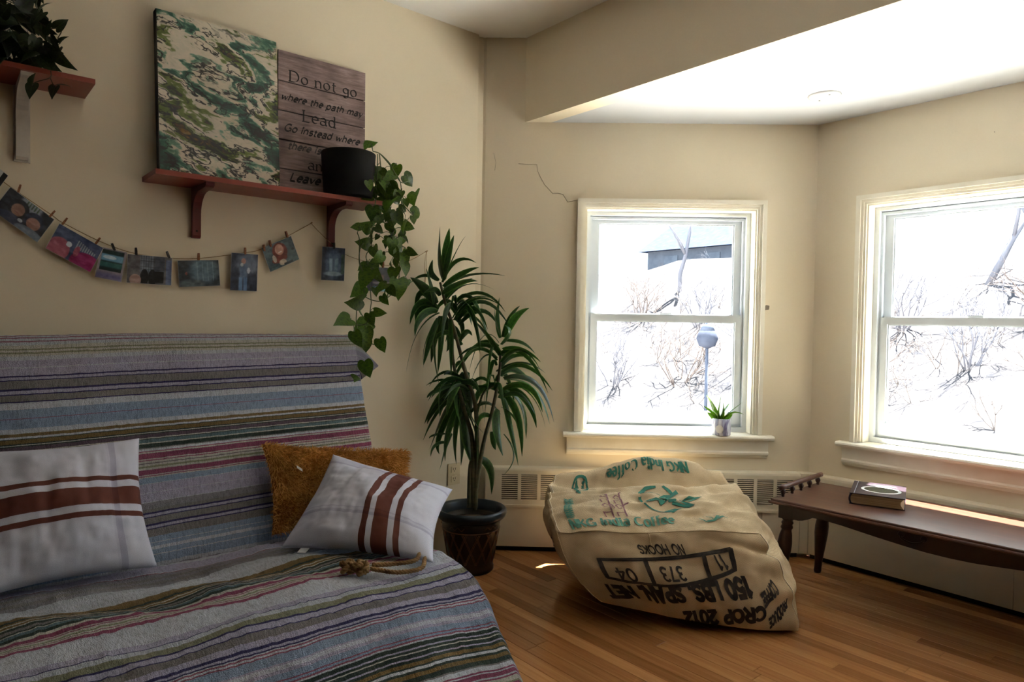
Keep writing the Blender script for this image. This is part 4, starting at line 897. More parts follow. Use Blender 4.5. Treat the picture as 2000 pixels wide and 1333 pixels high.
def ph_field(H, W):
    i, X, Y = canvas_px(H, W); i[:] = (150, 138, 146); rct(i, X, Y, 0, 1, 0, .2, (104, 98, 140), .1); rct(i, X, Y, .08, .92, .28, .96, (24, 48, 52)); rct(i, X, Y, .08, .92, .6, .82, (116, 166, 200), .03)
    ell(i, X, Y, .4, .72, .26, .06, (196, 216, 226)); rct(i, X, Y, .08, .92, .4, .56, (44, 92, 90), .02); rct(i, X, Y, .08, .92, .28, .36, (14, 30, 30)); return fin(i, X, Y, 7, 10)
def ph_porch(H, W):
    i, X, Y = canvas_px(H, W); i[:] = (96, 92, 96); rct(i, X, Y, .28, .58, .4, 1, (120, 128, 142)); rct(i, X, Y, .6, .84, .4, 1, (82, 86, 98))
    for k in range(5): rct(i, X, Y, .3+.055*k, .31+.055*k, .4, 1, (50, 50, 58)); rct(i, X, Y, .28, .84, .5+.1*k, .51+.1*k, (56, 58, 66))
    ell(i, X, Y, .38, .22, .09, .3, (16, 14, 18)); ell(i, X, Y, .56, .22, .09, .3, (16, 14, 18)); rct(i, X, Y, .62, .82, .05, .45, (18, 16, 18)); ell(i, X, Y, .18, .12, .13, .2, (170, 140, 130)); rct(i, X, Y, .87, 1, 0, .9, (92, 104, 140)); return fin(i, X, Y, 9)
def ph_window(H, W):
    i, X, Y = canvas_px(H, W); i[:] = (38, 46, 54); ell(i, X, Y, .62, .6, .36, .5, (92, 116, 132), .6)
    for k in range(4): rct(i, X, Y, .45+.13*k, .462+.13*k, .2, .95, (150, 172, 186), .012)
    ell(i, X, Y, .3, .1, .34, .16, (84, 98, 104), .5); ell(i, X, Y, .18, .5, .03, .06, (130, 74, 70)); return fin(i, X, Y, 11)
def ph_standing(H, W):
    i, X, Y = canvas_px(H, W); i[:] = (40, 48, 72); ell(i, X, Y, .62, .74, .42, .3, (98, 110, 134), .6); rct(i, X, Y, .32, .62, .34, .72, (86, 106, 138), .04); rct(i, X, Y, .3, .44, 0, .36, (98, 130, 172), .02); rct(i, X, Y, .48, .62, 0, .36, (90, 120, 164), .02)
    ell(i, X, Y, .46, .8, .09, .08, (168, 130, 122)); ell(i, X, Y, .4, .7, .06, .05, (190, 196, 206)); ell(i, X, Y, .66, .55, .06, .08, (180, 192, 206)); return fin(i, X, Y, 13)
def ph_grin(H, W):
    i, X, Y = canvas_px(H, W); i[:] = (78, 96, 104); ell(i, X, Y, .5, .6, .24, .36, (112, 50, 40)); ell(i, X, Y, .5, .68, .14, .22, (196, 150, 130)); rct(i, X, Y, .44, .56, .56, .6, (230, 222, 214)); ell(i, X, Y, .42, .32, .26, .14, (128, 58, 44)); ell(i, X, Y, .48, .16, .12, .12, (196, 180, 160)); ell(i, X, Y, .26, .4, .06, .16, (190, 176, 160)); rct(i, X, Y, .5, .8, .02, .1, (20, 24, 34)); ell(i, X, Y, .92, .5, .05, .05, (30, 36, 44)); return fin(i, X, Y, 15)
def ph_door(H, W):
    i, X, Y = canvas_px(H, W); i[:] = (36, 44, 66); ell(i, X, Y, .5, .5, .36, .46, (88, 108, 140), .7); rct(i, X, Y, .32, .46, .28, .66, (160, 186, 210), .03); rct(i, X, Y, .56, .7, .3, .66, (120, 146, 172), .03); ell(i, X, Y, .5, .2, .4, .07, (150, 170, 190), .5); rct(i, X, Y, .84, 1, .2, .8, (54, 78, 70)); return fin(i, X, Y, 17)
def ph_dark(H, W):
    i, X, Y = canvas_px(H, W); i[:] = (30, 26, 34); rct(i, X, Y, .2, 1, 0, .2, (90, 130, 156)); rct(i, X, Y, .5, .62, .2, .7, (120, 92, 84), .04); rct(i, X, Y, .2, .9, .3, .4, (140, 128, 128), .04); return fin(i, X, Y, 19)
PHOTOS = [  # tl, tr, bl in (y, z), painter, label
 ((-1.987, 1.603), (-1.865, 1.508), (-2.036, 1.520), ph_selfie, 'snapshot of two dark-haired people pressing close, first whole print on the twine'),
 ((-1.852, 1.497), (-1.720, 1.423), (-1.893, 1.408), ph_pink, 'tilted snapshot with magenta and pink patches beside the two-person print'),
 ((-1.728, 1.428), (-1.645, 1.414), (-1.748, 1.319), ph_field, 'small instant print with white border showing a lake landscape'),
 ((-1.645, 1.409), (-1.495, 1.406), (-1.649, 1.304), ph_porch, 'snapshot of two figures sitting before tall windows, on the twine'),
 ((-1.477, 1.397), (-1.327, 1.410), (-1.471, 1.296), ph_window, 'dim grey-blue snapshot hanging alone below the shelf bracket'),
 ((-1.279, 1.443), (-1.173, 1.443), (-1.285, 1.292), ph_standing, 'upright snapshot of a standing figure in jeans'),
 ((-1.160, 1.470), (-1.036, 1.532), (-1.124, 1.374), ph_grin, 'tilted snapshot of a grinning face in a red hood'),
 ((-.904, 1.498), (-.796, 1.499), (-.910, 1.352), ph_door, 'upright blue snapshot hanging under the shelf bracket near the pothos'),
 ((-.682, 1.428), (-.540, 1.428), (-.682, 1.316), ph_dark, 'dark snapshot half hidden behind the trailing pothos leaves'),
 ((-2.055, 1.69), (-1.992, 1.638), (-2.11, 1.59), ph_window, 'striped print cut off by the frame edge, highest on the twine')]
for k, (tl, tr, b_, fn, lab) in enumerate(PHOTOS):
    X0 = .016+.002*(k % 2)+ (.014 if k == 7 else 0)
    fr = tilt_frame((X0+.004, *b_), (X0+.004, b_[0]+tr[0]-tl[0], b_[1]+tr[1]-tl[1]), (X0, *tl))
    H, W = (44, 62) if fr[4] > fr[5] else (62, 44)
    if k == 2: H, W = 60, 48
    if k == 9:
        img, X, Y = canvas_px(H, W); img[:] = (196, 196, 190); rct(img, X, Y, .0, .12, 0, 1, (20, 20, 22)); rct(img, X, Y, .82, 1, 0, 1, (20, 20, 22))
    else: img = fn(H, W)
    L_ = np.where(img/255 <= .04045, img/255/12.92, ((img/255+.055)/1.055)**2.4)
    cols = np.transpose(L_[::-1], (1, 0, 2))
    t = thing('photo_print', lab, 'photo', (X0, (tl[0]+tr[0])/2, tl[1]), 'snapshots pegged on the twine')
    bm = bmesh.new(); b0, e0, e1, nn, w, h2 = fr
    bbox(bm, lambda a, b, c: tuple(b0+e0*a+e1*b+nn*c), 0, w, 0, h2, -.0008, -.0001)
    under(t, frombm('paper', bm, noisy('photo_paper', (200, 196, 190), (210, 206, 200), 9, .5)), quadgrid('image', fr, .01, .99, .01, .99, .0002, ATT, None, W, H, cols))
PEGW = noisy('wooden_peg', (128, 76, 40), (156, 98, 56), 30, .6, stretch=(1, 1, .3))
PEGD = noisy('dark_peg', (34, 26, 24), (48, 38, 34), 30, .6)
PEGS = [(-1.963, 1.600, -.25, 0, 'brown peg on the upper corner of the two-person snapshot'), (-1.872, 1.527, -.6, 0, 'brown peg on the lower corner of the two-person snapshot'),
        (-1.836, 1.506, -.55, 0, 'orange-brown peg on the upper corner of the pink snapshot'), (-1.738, 1.447, -.55, 0, 'orange-brown peg on the lower corner of the pink snapshot'),
        (-1.690, 1.430, .35, 1, 'dark peg holding the small instant print'), (-1.617, 1.420, .05, 1, 'dark peg on the window-side figures print, first of its pair'),
        (-1.510, 1.416, .35, 1, 'dark peg on the window-side figures print, second of its pair'), (-1.402, 1.417, 0, 0, 'brown peg holding the dim grey-blue snapshot'),
        (-1.226, 1.453, 0, 0, 'brown peg holding the standing figure snapshot'), (-1.150, 1.472, .1, 0, 'red-brown peg beside the grinning face snapshot'), (-1.125, 1.492, .2, 0, 'brown peg on the lower corner of the grinning face snapshot'),
        (-1.056, 1.536, .3, 0, 'brown peg on the upper corner of the grinning face snapshot'), (-.850, 1.505, 0, 1, 'dark peg holding the upright blue snapshot under the bracket'),
        (-.600, 1.440, 0, 0, 'brown peg holding the dark snapshot behind the pothos')]
for k, (y, z, a, dk, lab) in enumerate(PEGS):
    t = thing('clothes_peg', lab, 'clothespin', (.018+(.014 if k == 12 else 0), y, z), 'tiny clothes pegs on the twine')
    ca, sa = math.cos(a), math.sin(a)
    def rot(x, u, v): return (x, u*ca-v*sa, u*sa+v*ca)
    for x0, x1 in ((-.0065, -.0015), (.0015, .0065)):
        bm = bmesh.new(); prism(bm, [(-.003, -.014), (.003, -.014), (.0034, .0), (.0026, .013), (-.0026, .013), (-.0034, 0)], lambda p, q, s_: rot(s_, p, q), x0, x1)
        frombm('peg_half', bm, PEGD if dk else PEGW, t)
    V, F = tube_data([rot(-.007, 0, .001), rot(.007, 0, .001)], .0015, 6); pydata('spring', V, F, SCREW, t)
# ------------------------------------------------------------------ futon under its striped quilt
FUTC = noisy('futon_cover', (60, 56, 60), (76, 72, 76), 9, .9)
WOODF = noisy('futon_frame_wood', (70, 44, 30), (92, 60, 40), 6, .5, stretch=(1, .2, 1))
fu = thing('futon', 'futon sofa along the shelf wall, hidden beneath the striped quilt', 'sofa', (.8, -1.7, 0))
P = []
bm = bmesh.new(); prism(bm, [(.05, 1.04), (.12, 1.065), (.475, .42), (.475, .30), (.36, .30)], lambda p, q, t: (p, t, q), -2.6, -.875)
P.append(frombm('back_cushion', bm, FUTC, None, True, .03))
bm = bmesh.new(); prism(bm, [(.53, .26), (.53, .37), (1.14, .385), (1.22, .33), (1.26, .26)], lambda p, q, t: (p, t, q), -2.6, -1.03)
P.append(frombm('seat_cushion', bm, FUTC, None, True, .02))
P.append(boxo('frame', XYZ, .34, 1.22, -2.58, -1.05, .18, .258, WOODF, None, .006))
for x in (.36, 1.14):
    for y in (-2.56, -1.12): P.append(boxo('leg', XYZ, x, x+.06, y, y+.06, 0, .18, WOODF, None, .004))
under(fu, *P)

ROSE, CREAM, LILAC, OLIVEG, PURP, WHITE, BLUE = (158, 100, 118), (206, 202, 192), (184, 178, 202), (142, 137, 136), (66, 60, 104), (210, 213, 222), (152, 170, 198)
GOLD, DKG, PLUM, TEAL, PINK, GREYB, LGREY = (138, 114, 76), (68, 78, 72), (112, 94, 106), (108, 130, 138), (154, 82, 110), (150, 147, 152), (202, 206, 214)
OLV = (150, 150, 124)
# stripes: start of each along the quilt (metres from the top fold), colour
BACKS = [(-.4, LILAC), (-.12, GREYB), (-.09, ROSE), (-.075, CREAM), (-.062, ROSE), (-.05, LGREY), (-.036, ROSE), (-.030, LGREY), (-.022, ROSE), (-.017, LGREY), (-.006, ROSE), (-.002, LGREY), (.010, CREAM), (.022, OLV), (.027, CREAM), (.034, OLV), (.040, CREAM), (.048, LGREY), (.062, LILAC), (.085, LGREY), (.089, LILAC), (.1145, PURP), (.1195, LILAC), (.1285, PURP), (.1315, OLIVEG),
         (.1585, PURP), (.165, LILAC), (.176, PURP), (.180, OLIVEG), (.2005, PURP), (.2045, LGREY), (.210, WHITE), (.227, BLUE), (.2565, ROSE), (.2585, BLUE), (.2905, LGREY), (.294, WHITE), (.306, GOLD), (.316, WHITE), (.3225, DKG), (.325, GOLD), (.338, DKG), (.3415, CREAM), (.3445, DKG), (.3475, PLUM), (.360, CREAM), (.3635, DKG), (.366, TEAL), (.3775, CREAM), (.3815, DKG), (.395, OLIVEG), (.3985, WHITE),
         (.4065, PINK), (.4095, CREAM), (.4145, PINK), (.433, CREAM), (.437, PINK), (.440, CREAM), (.4475, PLUM), (.450, CREAM), (.457, OLV), (.463, CREAM), (.470, PINK), (.486, CREAM), (.4895, PINK), (.492, CREAM), (.496, BLUE), (.515, LGREY), (.517, LILAC), (.545, LGREY), (.547, LILAC), (.575, LGREY), (.577, GREYB), (.598, OLIVEG), (.6085, PURP), (.614, LILAC), (.6225, PURP), (.6255, OLIVEG), (.645, PURP), (.651, LILAC), (.659, PURP), (.662, OLIVEG), (.684, BLUE), (.700, LGREY), (.702, BLUE), (.712, WHITE), (.721, BLUE), (.735, LGREY), (.738, BLUE), (.748, LGREY), (.752, GREYB)]
SEATS = [(0, LILAC), (.04, LGREY), (.07, LILAC), (.128, WHITE), (.133, ROSE), (.137, GREYB), (.160, OLIVEG), (.176, GREYB), (.195, OLIVEG), (.215, GREYB), (.235, LGREY), (.262, WHITE), (.285, LGREY), (.318, GOLD), (.345, DKG), (.355, GOLD), (.362, CREAM), (.367, GOLD), (.375, CREAM), (.379, DKG), (.388, OLIVEG), (.398, DKG), (.404, CREAM), (.407, TEAL), (.418, DKG), (.430, CREAM),
         (.442, PINK), (.459, CREAM), (.463, PINK), (.467, CREAM), (.476, OLV), (.482, CREAM), (.488, ROSE), (.491, CREAM), (.497, PINK), (.512, LGREY), (.520, WHITE), (.600, LILAC), (.624, PURP), (.627, LGREY), (.645, OLV), (.668, PURP), (.675, LILAC), (.696, PURP), (.700, OLIVEG), (.722, LILAC), (.738, PURP), (.746, LILAC), (.752, PURP), (.756, LGREY), (.759, ROSE), (.763, WHITE), (.767, ROSE), (.770, BLUE), (.790, LILAC), (.794, WHITE), (.804, LILAC), (.812, BLUE), (.826, ROSE), (.829, BLUE), (.834, ROSE), (.838, LGREY), (.842, DKG), (.852, LILAC), (.856, DKG), (.862, CREAM), (.865, DKG), (.875, LILAC), (.879, DKG), (.886, GOLD), (.895, DKG), (.899, WHITE), (.906, DKG), (.912, GOLD), (.922, DKG), (.934, OLIVEG), (.938, WHITE), (.950, PINK), (.954, WHITE), (.957, PINK), (.968, LGREY), (.972, PINK), (.976, CREAM), (.988, OLV), (.992, PINK), (1.002, WHITE), (1.006, PINK), (1.016, LGREY), (1.04, BLUE), (1.09, LILAC), (1.14, GREYB), (1.2, LILAC)]
TB = np.array([.14, 1.09]); BB = np.array([.50, .42]); LB = float(np.hypot(*(BB-TB)))
SP = np.array([(.50, .385), (.525, .413), (.56, .425), (.7, .43), (1.0, .435), (1.12, .432), (1.2, .42), (1.25, .395), (1.31, .335), (1.38, .26), (1.43, .19), (1.46, .12), (1.475, .03)])
SL = np.r_[0, np.cumsum(np.hypot(*np.diff(SP, axis=0).T))]
S0 = -.035     # seat stripes measured from the plane crease
def smooth_profile():
    pts = []
    # behind the back, over the rounded top, down the back, into the crease, over the seat, down the front
    d = (BB-TB)/LB; nrm = np.array([-d[1], d[0]])*-1
    if nrm[0] < 0: nrm = -nrm
    R = .045; c = TB - nrm*R
    a0 = math.atan2(nrm[1], nrm[0])
    out = []
    for k in range(13):
        a = a0+ (12-k)/12*2.2; out.append((c[0]+R*math.cos(a), c[1]+R*math.sin(a), -(12-k)/12*2.2*R))
    last = out[0]
    out = [(last[0]-.005, last[1]-.25, last[2]-.25)]+out
    for t in np.linspace(.02, LB-.02, 12): out.append((*(TB+d*t), t))
    out.append((.497, .392, LB-.004))
    nb = len(out)
    for (x, z), s in zip(SP[1:], SL[1:]): out.append((x, z, LB+s))
    return np.array(out), nb
PR, NB = smooth_profile()
rows_v = set()
vlist = []
allst = [(a, c) for a, c in BACKS]+[(LB+b-S0*0+.0, c) for b, c in SEATS]
starts = np.array([a for a, c in allst]); cols_ = np.array([lin(c) for a, c in allst])
# seat stripe positions were measured on the profile that starts at (.5,.40): allow for the deeper crease
off_seat = SL[2]-.065
starts = np.array([a for a, c in BACKS]+[LB+b+off_seat for b, c in SEATS])
v0, v1 = -.33, LB+SL[-1]
b_ = sorted(set([v0, v1]+[float(s) for s in starts if v0 < s < v1]))
vv = []
for a, b in zip(b_, b_[1:]):
    k = max(1, int(math.ceil((b-a)/.006))); vv += [a+(b-a)*i/k for i in range(k)]
vv = np.array(vv+[v1])
rowcol = cols_[np.clip(np.searchsorted(starts, (vv[:-1]+vv[1:])/2, 'right')-1, 0, len(cols_)-1)]
ny_ = 210
yl = np.linspace(-2.42, 0, ny_)           # parameter along the sofa, 0 = its end edge
nw = 12
skew = .017
def quilt_pos(v, j):
    """v along the stripes, j along the sofa (<=0 on the sofa, 0..1 hanging past its end)"""
    on = np.minimum(j, 0); w = np.maximum(j, 0)
    yb = -.80-.08*np.clip(v, 0, LB)                                  # back's end
    seatw = sstep(LB-.02, LB+.10, v)
    ye = yb*(1-seatw)+(-.945)*seatw
    y = ye+on
    vs = v-skew*(y+2.02)*(1-sstep(LB-.12, LB-.01, v))
    x = np.interp(vs, PR[:, 2], PR[:, 0]); z = np.interp(vs, PR[:, 2], PR[:, 1])
    # slack of the cloth
    t = np.clip(v/LB, 0, 1)
    bulge = .012*fbm(y*2.2, v*1.5, 3.1)+.005*fbm(y*7, v*3, 8.2)
    isback = 1-sstep(LB-.05, LB+.02, v)
    x = x+isback*(bulge*.8*sstep(-.1, .15, v)); z = z+isback*.014*vnoise(y*2.5, .5, 4.2)*(1-sstep(-.05, .2, v))
    sw = sstep(LB+.03, LB+.12, v)
    front = sstep(LB+.62, LB+.85, v)
    seatb = .015*fbm(y*3.1+v*2, v*2.4, 9.7)+.007*(1-2*np.abs(vnoise(y*5-v*3, v*4+y*1.5, 6.6)))+.009*np.sin((y*1.0-v*1.6)*16)*np.exp(-((v-LB-.33)/.16)**2)*sstep(-1.1, -1.3, y)
    z = z+sw*seatb*(1-front); x = x+front*sw*.014*fbm(y*3.4, v*.8, 5.5)
    z = z-sw*.035*sstep(-1.25, -.95, y)*front
    # small puckers of the quilting
    pk = .0026*fbm(y*95, v*28, 2.2, 2)
    x = x+pk*(isback*.8+front*.8); z = z+pk*(1-isback*.5)
    # hanging past the end
    flap = np.clip(np.minimum((v+.03)/.10, (.185-v)/.115), 0, 1)
    th = w*PI/2
    yh = .03*np.sin(np.minimum(th*1.6, PI/2))
    zh = -.10*w**1.4-.02*w
    y = y+np.where(w > 0, seatw*yh+(1-seatw)*(flap*.105*w+(1-flap)*.012*np.sin(th)), 0)
    z = z+np.where(w > 0, seatw*zh+(1-seatw)*(flap*(-.034*w-.030*w*w)-(1-flap)*.03*w), 0)
    x = x+np.where(w > 0, (1-seatw)*(flap*.008*w-(1-flap)*.05*w), 0)
    return x, y, np.maximum(z, .012)
jj = np.r_[yl, np.linspace(1/nw, 1, nw)]
VV, JJ = np.meshgrid(vv, jj, indexing='ij')
qx, qy, qz = quilt_pos(VV, JJ)
nv_, nj = VV.shape
idx = np.arange(nv_*nj).reshape(nv_, nj)
qf = np.stack([idx[:-1, :-1], idx[:-1, 1:], idx[1:, 1:], idx[1:, :-1]], -1).reshape(-1, 4)
QM = Mat('striped_quilt', None, .9, 0, .2)
_a = QM.n('ShaderNodeAttribute', attribute_name='Col')
wv = QM.noise(QM.coord('UV', (95, 30, 1)), 1.6, 3, .6)
wv2 = QM.noise(QM.coord('UV', (330, 420, 1)), 1.0, 2, .5)
cc = QM.mul(_a.outputs[0], QM.ramp(wv, [(.3, (214, 214, 214)), (.55, (255, 255, 255))]))
cc = QM.mul(cc, QM.ramp(wv2, [(.35, (222, 222, 222)), (.55, (255, 255, 255))]))
QM.base(cc)
_s = QM.n('ShaderNodeMath', operation='ADD'); QM.l(wv, _s.inputs[0]); QM.l(wv2, _s.inputs[1])
QM.bump(_s.outputs[0], .9, .007)
qu = pydata('quilt', np.stack([qx, qy, qz], -1).reshape(-1, 3), qf, QM.m, None, True, np.stack([JJ, VV], -1).reshape(-1, 2))
at = qu.data.color_attributes.new('Col', 'FLOAT_COLOR', 'CORNER')
ca = np.ones((nv_-1, nj-1, 4, 4), np.float32); ca[..., :3] = rowcol[:, None, None, :]
at.data.foreach_set('color', ca.ravel())
tag(qu, 'striped quilt in lilac, grey, blue, gold and pink draped over the futon', 'quilt')

# ------------------------------------------------------------------ cushions
def bil(c, u, v):
    bl, br, tr, tl = [np.array(p)[None, :] for p in c]; u, v = u[:, None], v[:, None]
    return bl*(1-u)*(1-v)+br*u*(1-v)+tr*u*v+tl*(1-u)*v
def pillow_pts(c, u, v, side, T, seed, pinch=.075, wr=.006):
    """side +1 front, -1 back"""
    su, sv = np.sin(PI*u), np.sin(PI*v)
    uu = .5+(u-.5)*(1-pinch*sv); vv2 = .5+(v-.5)*(1-pinch*su)
    p = bil(c, uu, vv2)
    n = np.cross(np.array(c[1])-np.array(c[0]), np.array(c[3])-np.array(c[0])); n /= np.linalg.norm(n)
    th = T*np.clip(su*sv, 0, 1)**.42*(.92+.08*su*sv)
    w = wr*fbm(u*5+seed, v*5, seed)*np.clip(su*sv*4, 0, 1)+wr*.5*fbm(u*14+seed, v*3, seed+3)*np.clip(su*sv*4, 0, 1)
    return p+n*((th+w)*side)[:, None]
def pillow(name, c, Tf, Tb, mat, seed, N=56, parent=None, pinch=.075, wr=.006):
    g = np.linspace(0, 1, N+1); U, V = [a.ravel() for a in np.meshgrid(g, g, indexing='ij')]
    A = pillow_pts(c, U, V, 1, Tf, seed, pinch, wr); B = pillow_pts(c, U, V, -1, Tb, seed+9, pinch, wr)
    id0 = np.arange((N+1)**2).reshape(N+1, N+1); id1 = id0+(N+1)**2
    edge = np.zeros((N+1, N+1), bool); edge[0] = edge[-1] = True; edge[:, 0] = edge[:, -1] = True
    id1 = np.where(edge, id0, id1)
    q = lambda i, fl: np.stack([i[:-1, :-1], i[1:, :-1], i[1:, 1:], i[:-1, 1:]][::fl], -1).reshape(-1, 4)
    f = np.r_[q(id0, 1), q(id1, -1)]
    return pydata(name, np.r_[A, B], f, mat, parent, True, np.r_[np.stack([U, V], -1), np.stack([U, V], -1)])
def striped_cloth(name, axis, stops, band):
    """white cotton, brown stripes across one axis, a pale woven band across the other"""
    m = Mat(name, None, .85, 0, .2)
    tc = m.n('ShaderNodeTexCoord'); sp = m.n('ShaderNodeSeparateXYZ'); m.l(tc.outputs['UV'], sp.inputs[0])
    c = m.ramp(sp.outputs[axis], stops, 'CONSTANT'); d = m.ramp(sp.outputs[1-axis], band, 'CONSTANT')
    w = m.noise(m.coord('UV', (260, 260, 1)), 1.2, 2)
    k = m.mul(m.mul(c, d), m.ramp(w, [(.3, (222, 222, 224)), (.65, (255, 255, 255))]))
    m.base(k); m.bump(w, .25, .001); return m.m
CW, BR = (214, 214, 228), (110, 64, 54)
c1 = striped_cloth('striped_cotton', 1, [(0, CW), (.36, BR), (.40, CW), (.45, BR), (.585, CW), (.635, BR), (.675, CW)],
                   [(0, (255, 255, 255)), (.08, (228, 226, 234)), (.12, (255, 255, 255)), (.78, (246, 246, 248)), (.795, (222, 220, 230)), (.835, (255, 255, 255))])
c2 = striped_cloth('striped_cotton', 0, [(0, CW), (.515, BR), (.555, CW), (.595, BR), (.70, CW), (.745, BR), (.785, CW)],
                   [(0, (255, 255, 255)), (.255, (222, 220, 230)), (.285, (248, 248, 250)), (.305, (232, 230, 238)), (.32, (255, 255, 255)), (.86, (224, 222, 232)), (.89, (250, 250, 252))])
CL = [(.640, -2.14, .455), (.640, -1.685, .450), (.430, -1.690, .800), (.430, -2.145, .805)]
pl = thing('cushion', 'white cushion with three horizontal brown stripes, cut off at the frame edge', 'cushion', (.55, -1.92, .45))
under(pl, pillow('cover', CL, .095, .055, c1, 3.0, 64, None, .085, .009))
OC = [(.555, -1.315, .452), (.585, -.775, .452), (.52, -.765, .672), (.385, -1.290, .735)]
FURB = noisy('fur_backing', (150, 96, 40), (180, 120, 54), 20, .95)
of = thing('fur_cushion', 'fluffy burnt orange cushion leaning behind the white striped cushion', 'cushion', (.5, -1.03, .45))
under(of, pillow('cover', OC, .055, .05, FURB, 6.0, 30))
rs = np.random.RandomState(5); NF = 15000
u = rs.rand(NF); v = rs.rand(NF)
base = pillow_pts(OC, u, v, 1, .055, 6.0)
nO = np.cross(np.array(OC[1])-np.array(OC[0]), np.array(OC[3])-np.array(OC[0])); nO /= np.linalg.norm(nO)
e1 = np.array(OC[1])-np.array(OC[0]); e1 /= np.linalg.norm(e1); e2 = np.array(OC[3])-np.array(OC[0]); e2 /= np.linalg.norm(e2)
edge = np.clip(1-np.minimum(np.minimum(u, 1-u), np.minimum(v, 1-v))*14, 0, 1)
outw = e1[None]*(np.sign(u-.5)*(np.abs(u-.5) > np.abs(v-.5)))[:, None]+e2[None]*(np.sign(v-.5)*(np.abs(v-.5) >= np.abs(u-.5)))[:, None]
sw = fbm(u*4, v*4, 1.7)*2.2
dirn = nO[None]*(.55+.2*rs.randn(NF))[:, None]+e1[None]*(.55*np.cos(sw)+.35*rs.randn(NF))[:, None]+e2[None]*(-.35+.45*np.sin(sw)+.35*rs.randn(NF))[:, None]+outw*(edge*.9)[:, None]
dirn /= np.linalg.norm(dirn, axis=1)[:, None]
ln = .013+.012*rs.rand(NF)
sd = np.cross(dirn, rs.randn(NF, 3)); sd /= np.linalg.norm(sd, axis=1)[:, None]
mid = base+dirn*(ln*.55)[:, None]+e2[None]*(-.0015); tip = base+dirn*ln[:, None]+e2[None]*(-.006)+nO[None]*-.002
wd = .0011
fv = np.stack([base-sd*wd, base+sd*wd, mid-sd*wd*.8, mid+sd*wd*.8, tip], 1).reshape(-1, 3)
k5 = np.arange(NF)*5
ff4 = np.stack([k5, k5+1, k5+3, k5+2], -1).tolist(); ff3 = np.stack([k5+2, k5+3, k5+4], -1).tolist()
FUR = noisy('burnt_orange_fur', (196, 132, 58), (234, 176, 96), 14, .8, detail=5)
fo = pydata('fur', fv, ff4+ff3, FUR, None); tag(fo, kind='stuff'); under(of, fo)
tg = bmesh.new(); pT = pillow_pts(OC, np.array([.16]), np.array([.66]), 1, .055, 6.0)[0]+nO*.016
bbox(tg, lambda a, b, c: tuple(pT+e1*a+e2*(b-a*.9)+nO*c), -.006, .012, -.006, .004, 0, .001)
under(of, frombm('paper_tag', tg, noisy('white_tag', (206, 204, 200), (220, 218, 214), 9, .7)))
WC = [(.700, -1.342, .452), (1.105, -1.032, .452), (.765, -.722, .563), (.530, -1.084, .697)]
pw = thing('cushion', 'white cushion with three brown stripes and a knotted rope tassel', 'cushion', (.8, -1.05, .45))
under(pw, pillow('cover', WC, .100, .05, c2, 12.0, 64, None, .10, .009))
nW = np.cross(np.array(WC[1])-np.array(WC[0]), np.array(WC[3])-np.array(WC[0])); nW /= np.linalg.norm(nW)
w1 = np.array(WC[1])-np.array(WC[0]); w1 /= np.linalg.norm(w1)
tb_ = pillow_pts(WC, np.array([.16]), np.array([.0]), 1, .08, 12.0)[0]
bm = bmesh.new(); bbox(bm, lambda a, b, c: tuple(tb_+w1*a+np.array([.012, -.016, -.006])*b/.02+nW*c), -.014, .014, -.004, .022, -.0006, .0006)
under(pw, frombm('care_label', bm, noisy('white_label', (222, 222, 226), (232, 232, 236), 9, .7)))
ROPE = noisy('jute_rope', (112, 82, 48), (160, 124, 78), 40, .9, .6, 120)
def rope(name, pts, r, parent):
    C_ = catmull(pts, 10); V, F = [], []
    tot = 0
    for s in range(3):
        Q = []; tot = 0
        for i, p in enumerate(C_):
            if i: tot += (C_[i]-C_[i-1]).length
            t = (C_[min(i+1, len(C_)-1)]-C_[max(i-1, 0)]).normalized(); a = t.cross(Vector((0, 0, 1)))
            a = a.normalized() if a.length > 1e-3 else Vector((1, 0, 0)); b = t.cross(a); th = tot*200+s*2*PI/3
            Q.append(p+(a*math.cos(th)+b*math.sin(th))*r*.55)
        tube_data(Q, r*.62, 6, V, F)
    return pydata(name, V, F, ROPE, parent)
tc_ = Vector((1.105, -1.040, .458))
kn = Vector((1.035, -1.235, .462))
R1 = rope('rope', [tc_+Vector((-.045, -.012, .012)), tc_+Vector((-.012, -.05, .010)), tc_+Vector((-.035, -.11, .006)), kn+Vector((.012, .03, .004))], .0065, None)
R2 = rope('rope', [tc_+Vector((-.02, -.008, .006)), tc_+Vector((.022, -.05, -.004)), tc_+Vector((.008, -.12, -.004)), kn+Vector((.02, .02, -.002))], .0065, None)
def knot(c, r, sd_):
    pts = []
    for i in range(40):
        t = i/40*2*PI*2.0; pts.append(c+Vector((r*(.55+.35*math.cos(1.5*t+sd_))*math.cos(t), r*(.55+.35*math.cos(1.5*t+sd_))*math.sin(t), r*.55*math.sin(1.5*t+sd_))))
    return rope('knot', pts, .0072, None)
under(pw, R1, R2, knot(kn, .024, 0), knot(kn+Vector((-.030, -.028, .0)), .022, 1.2))

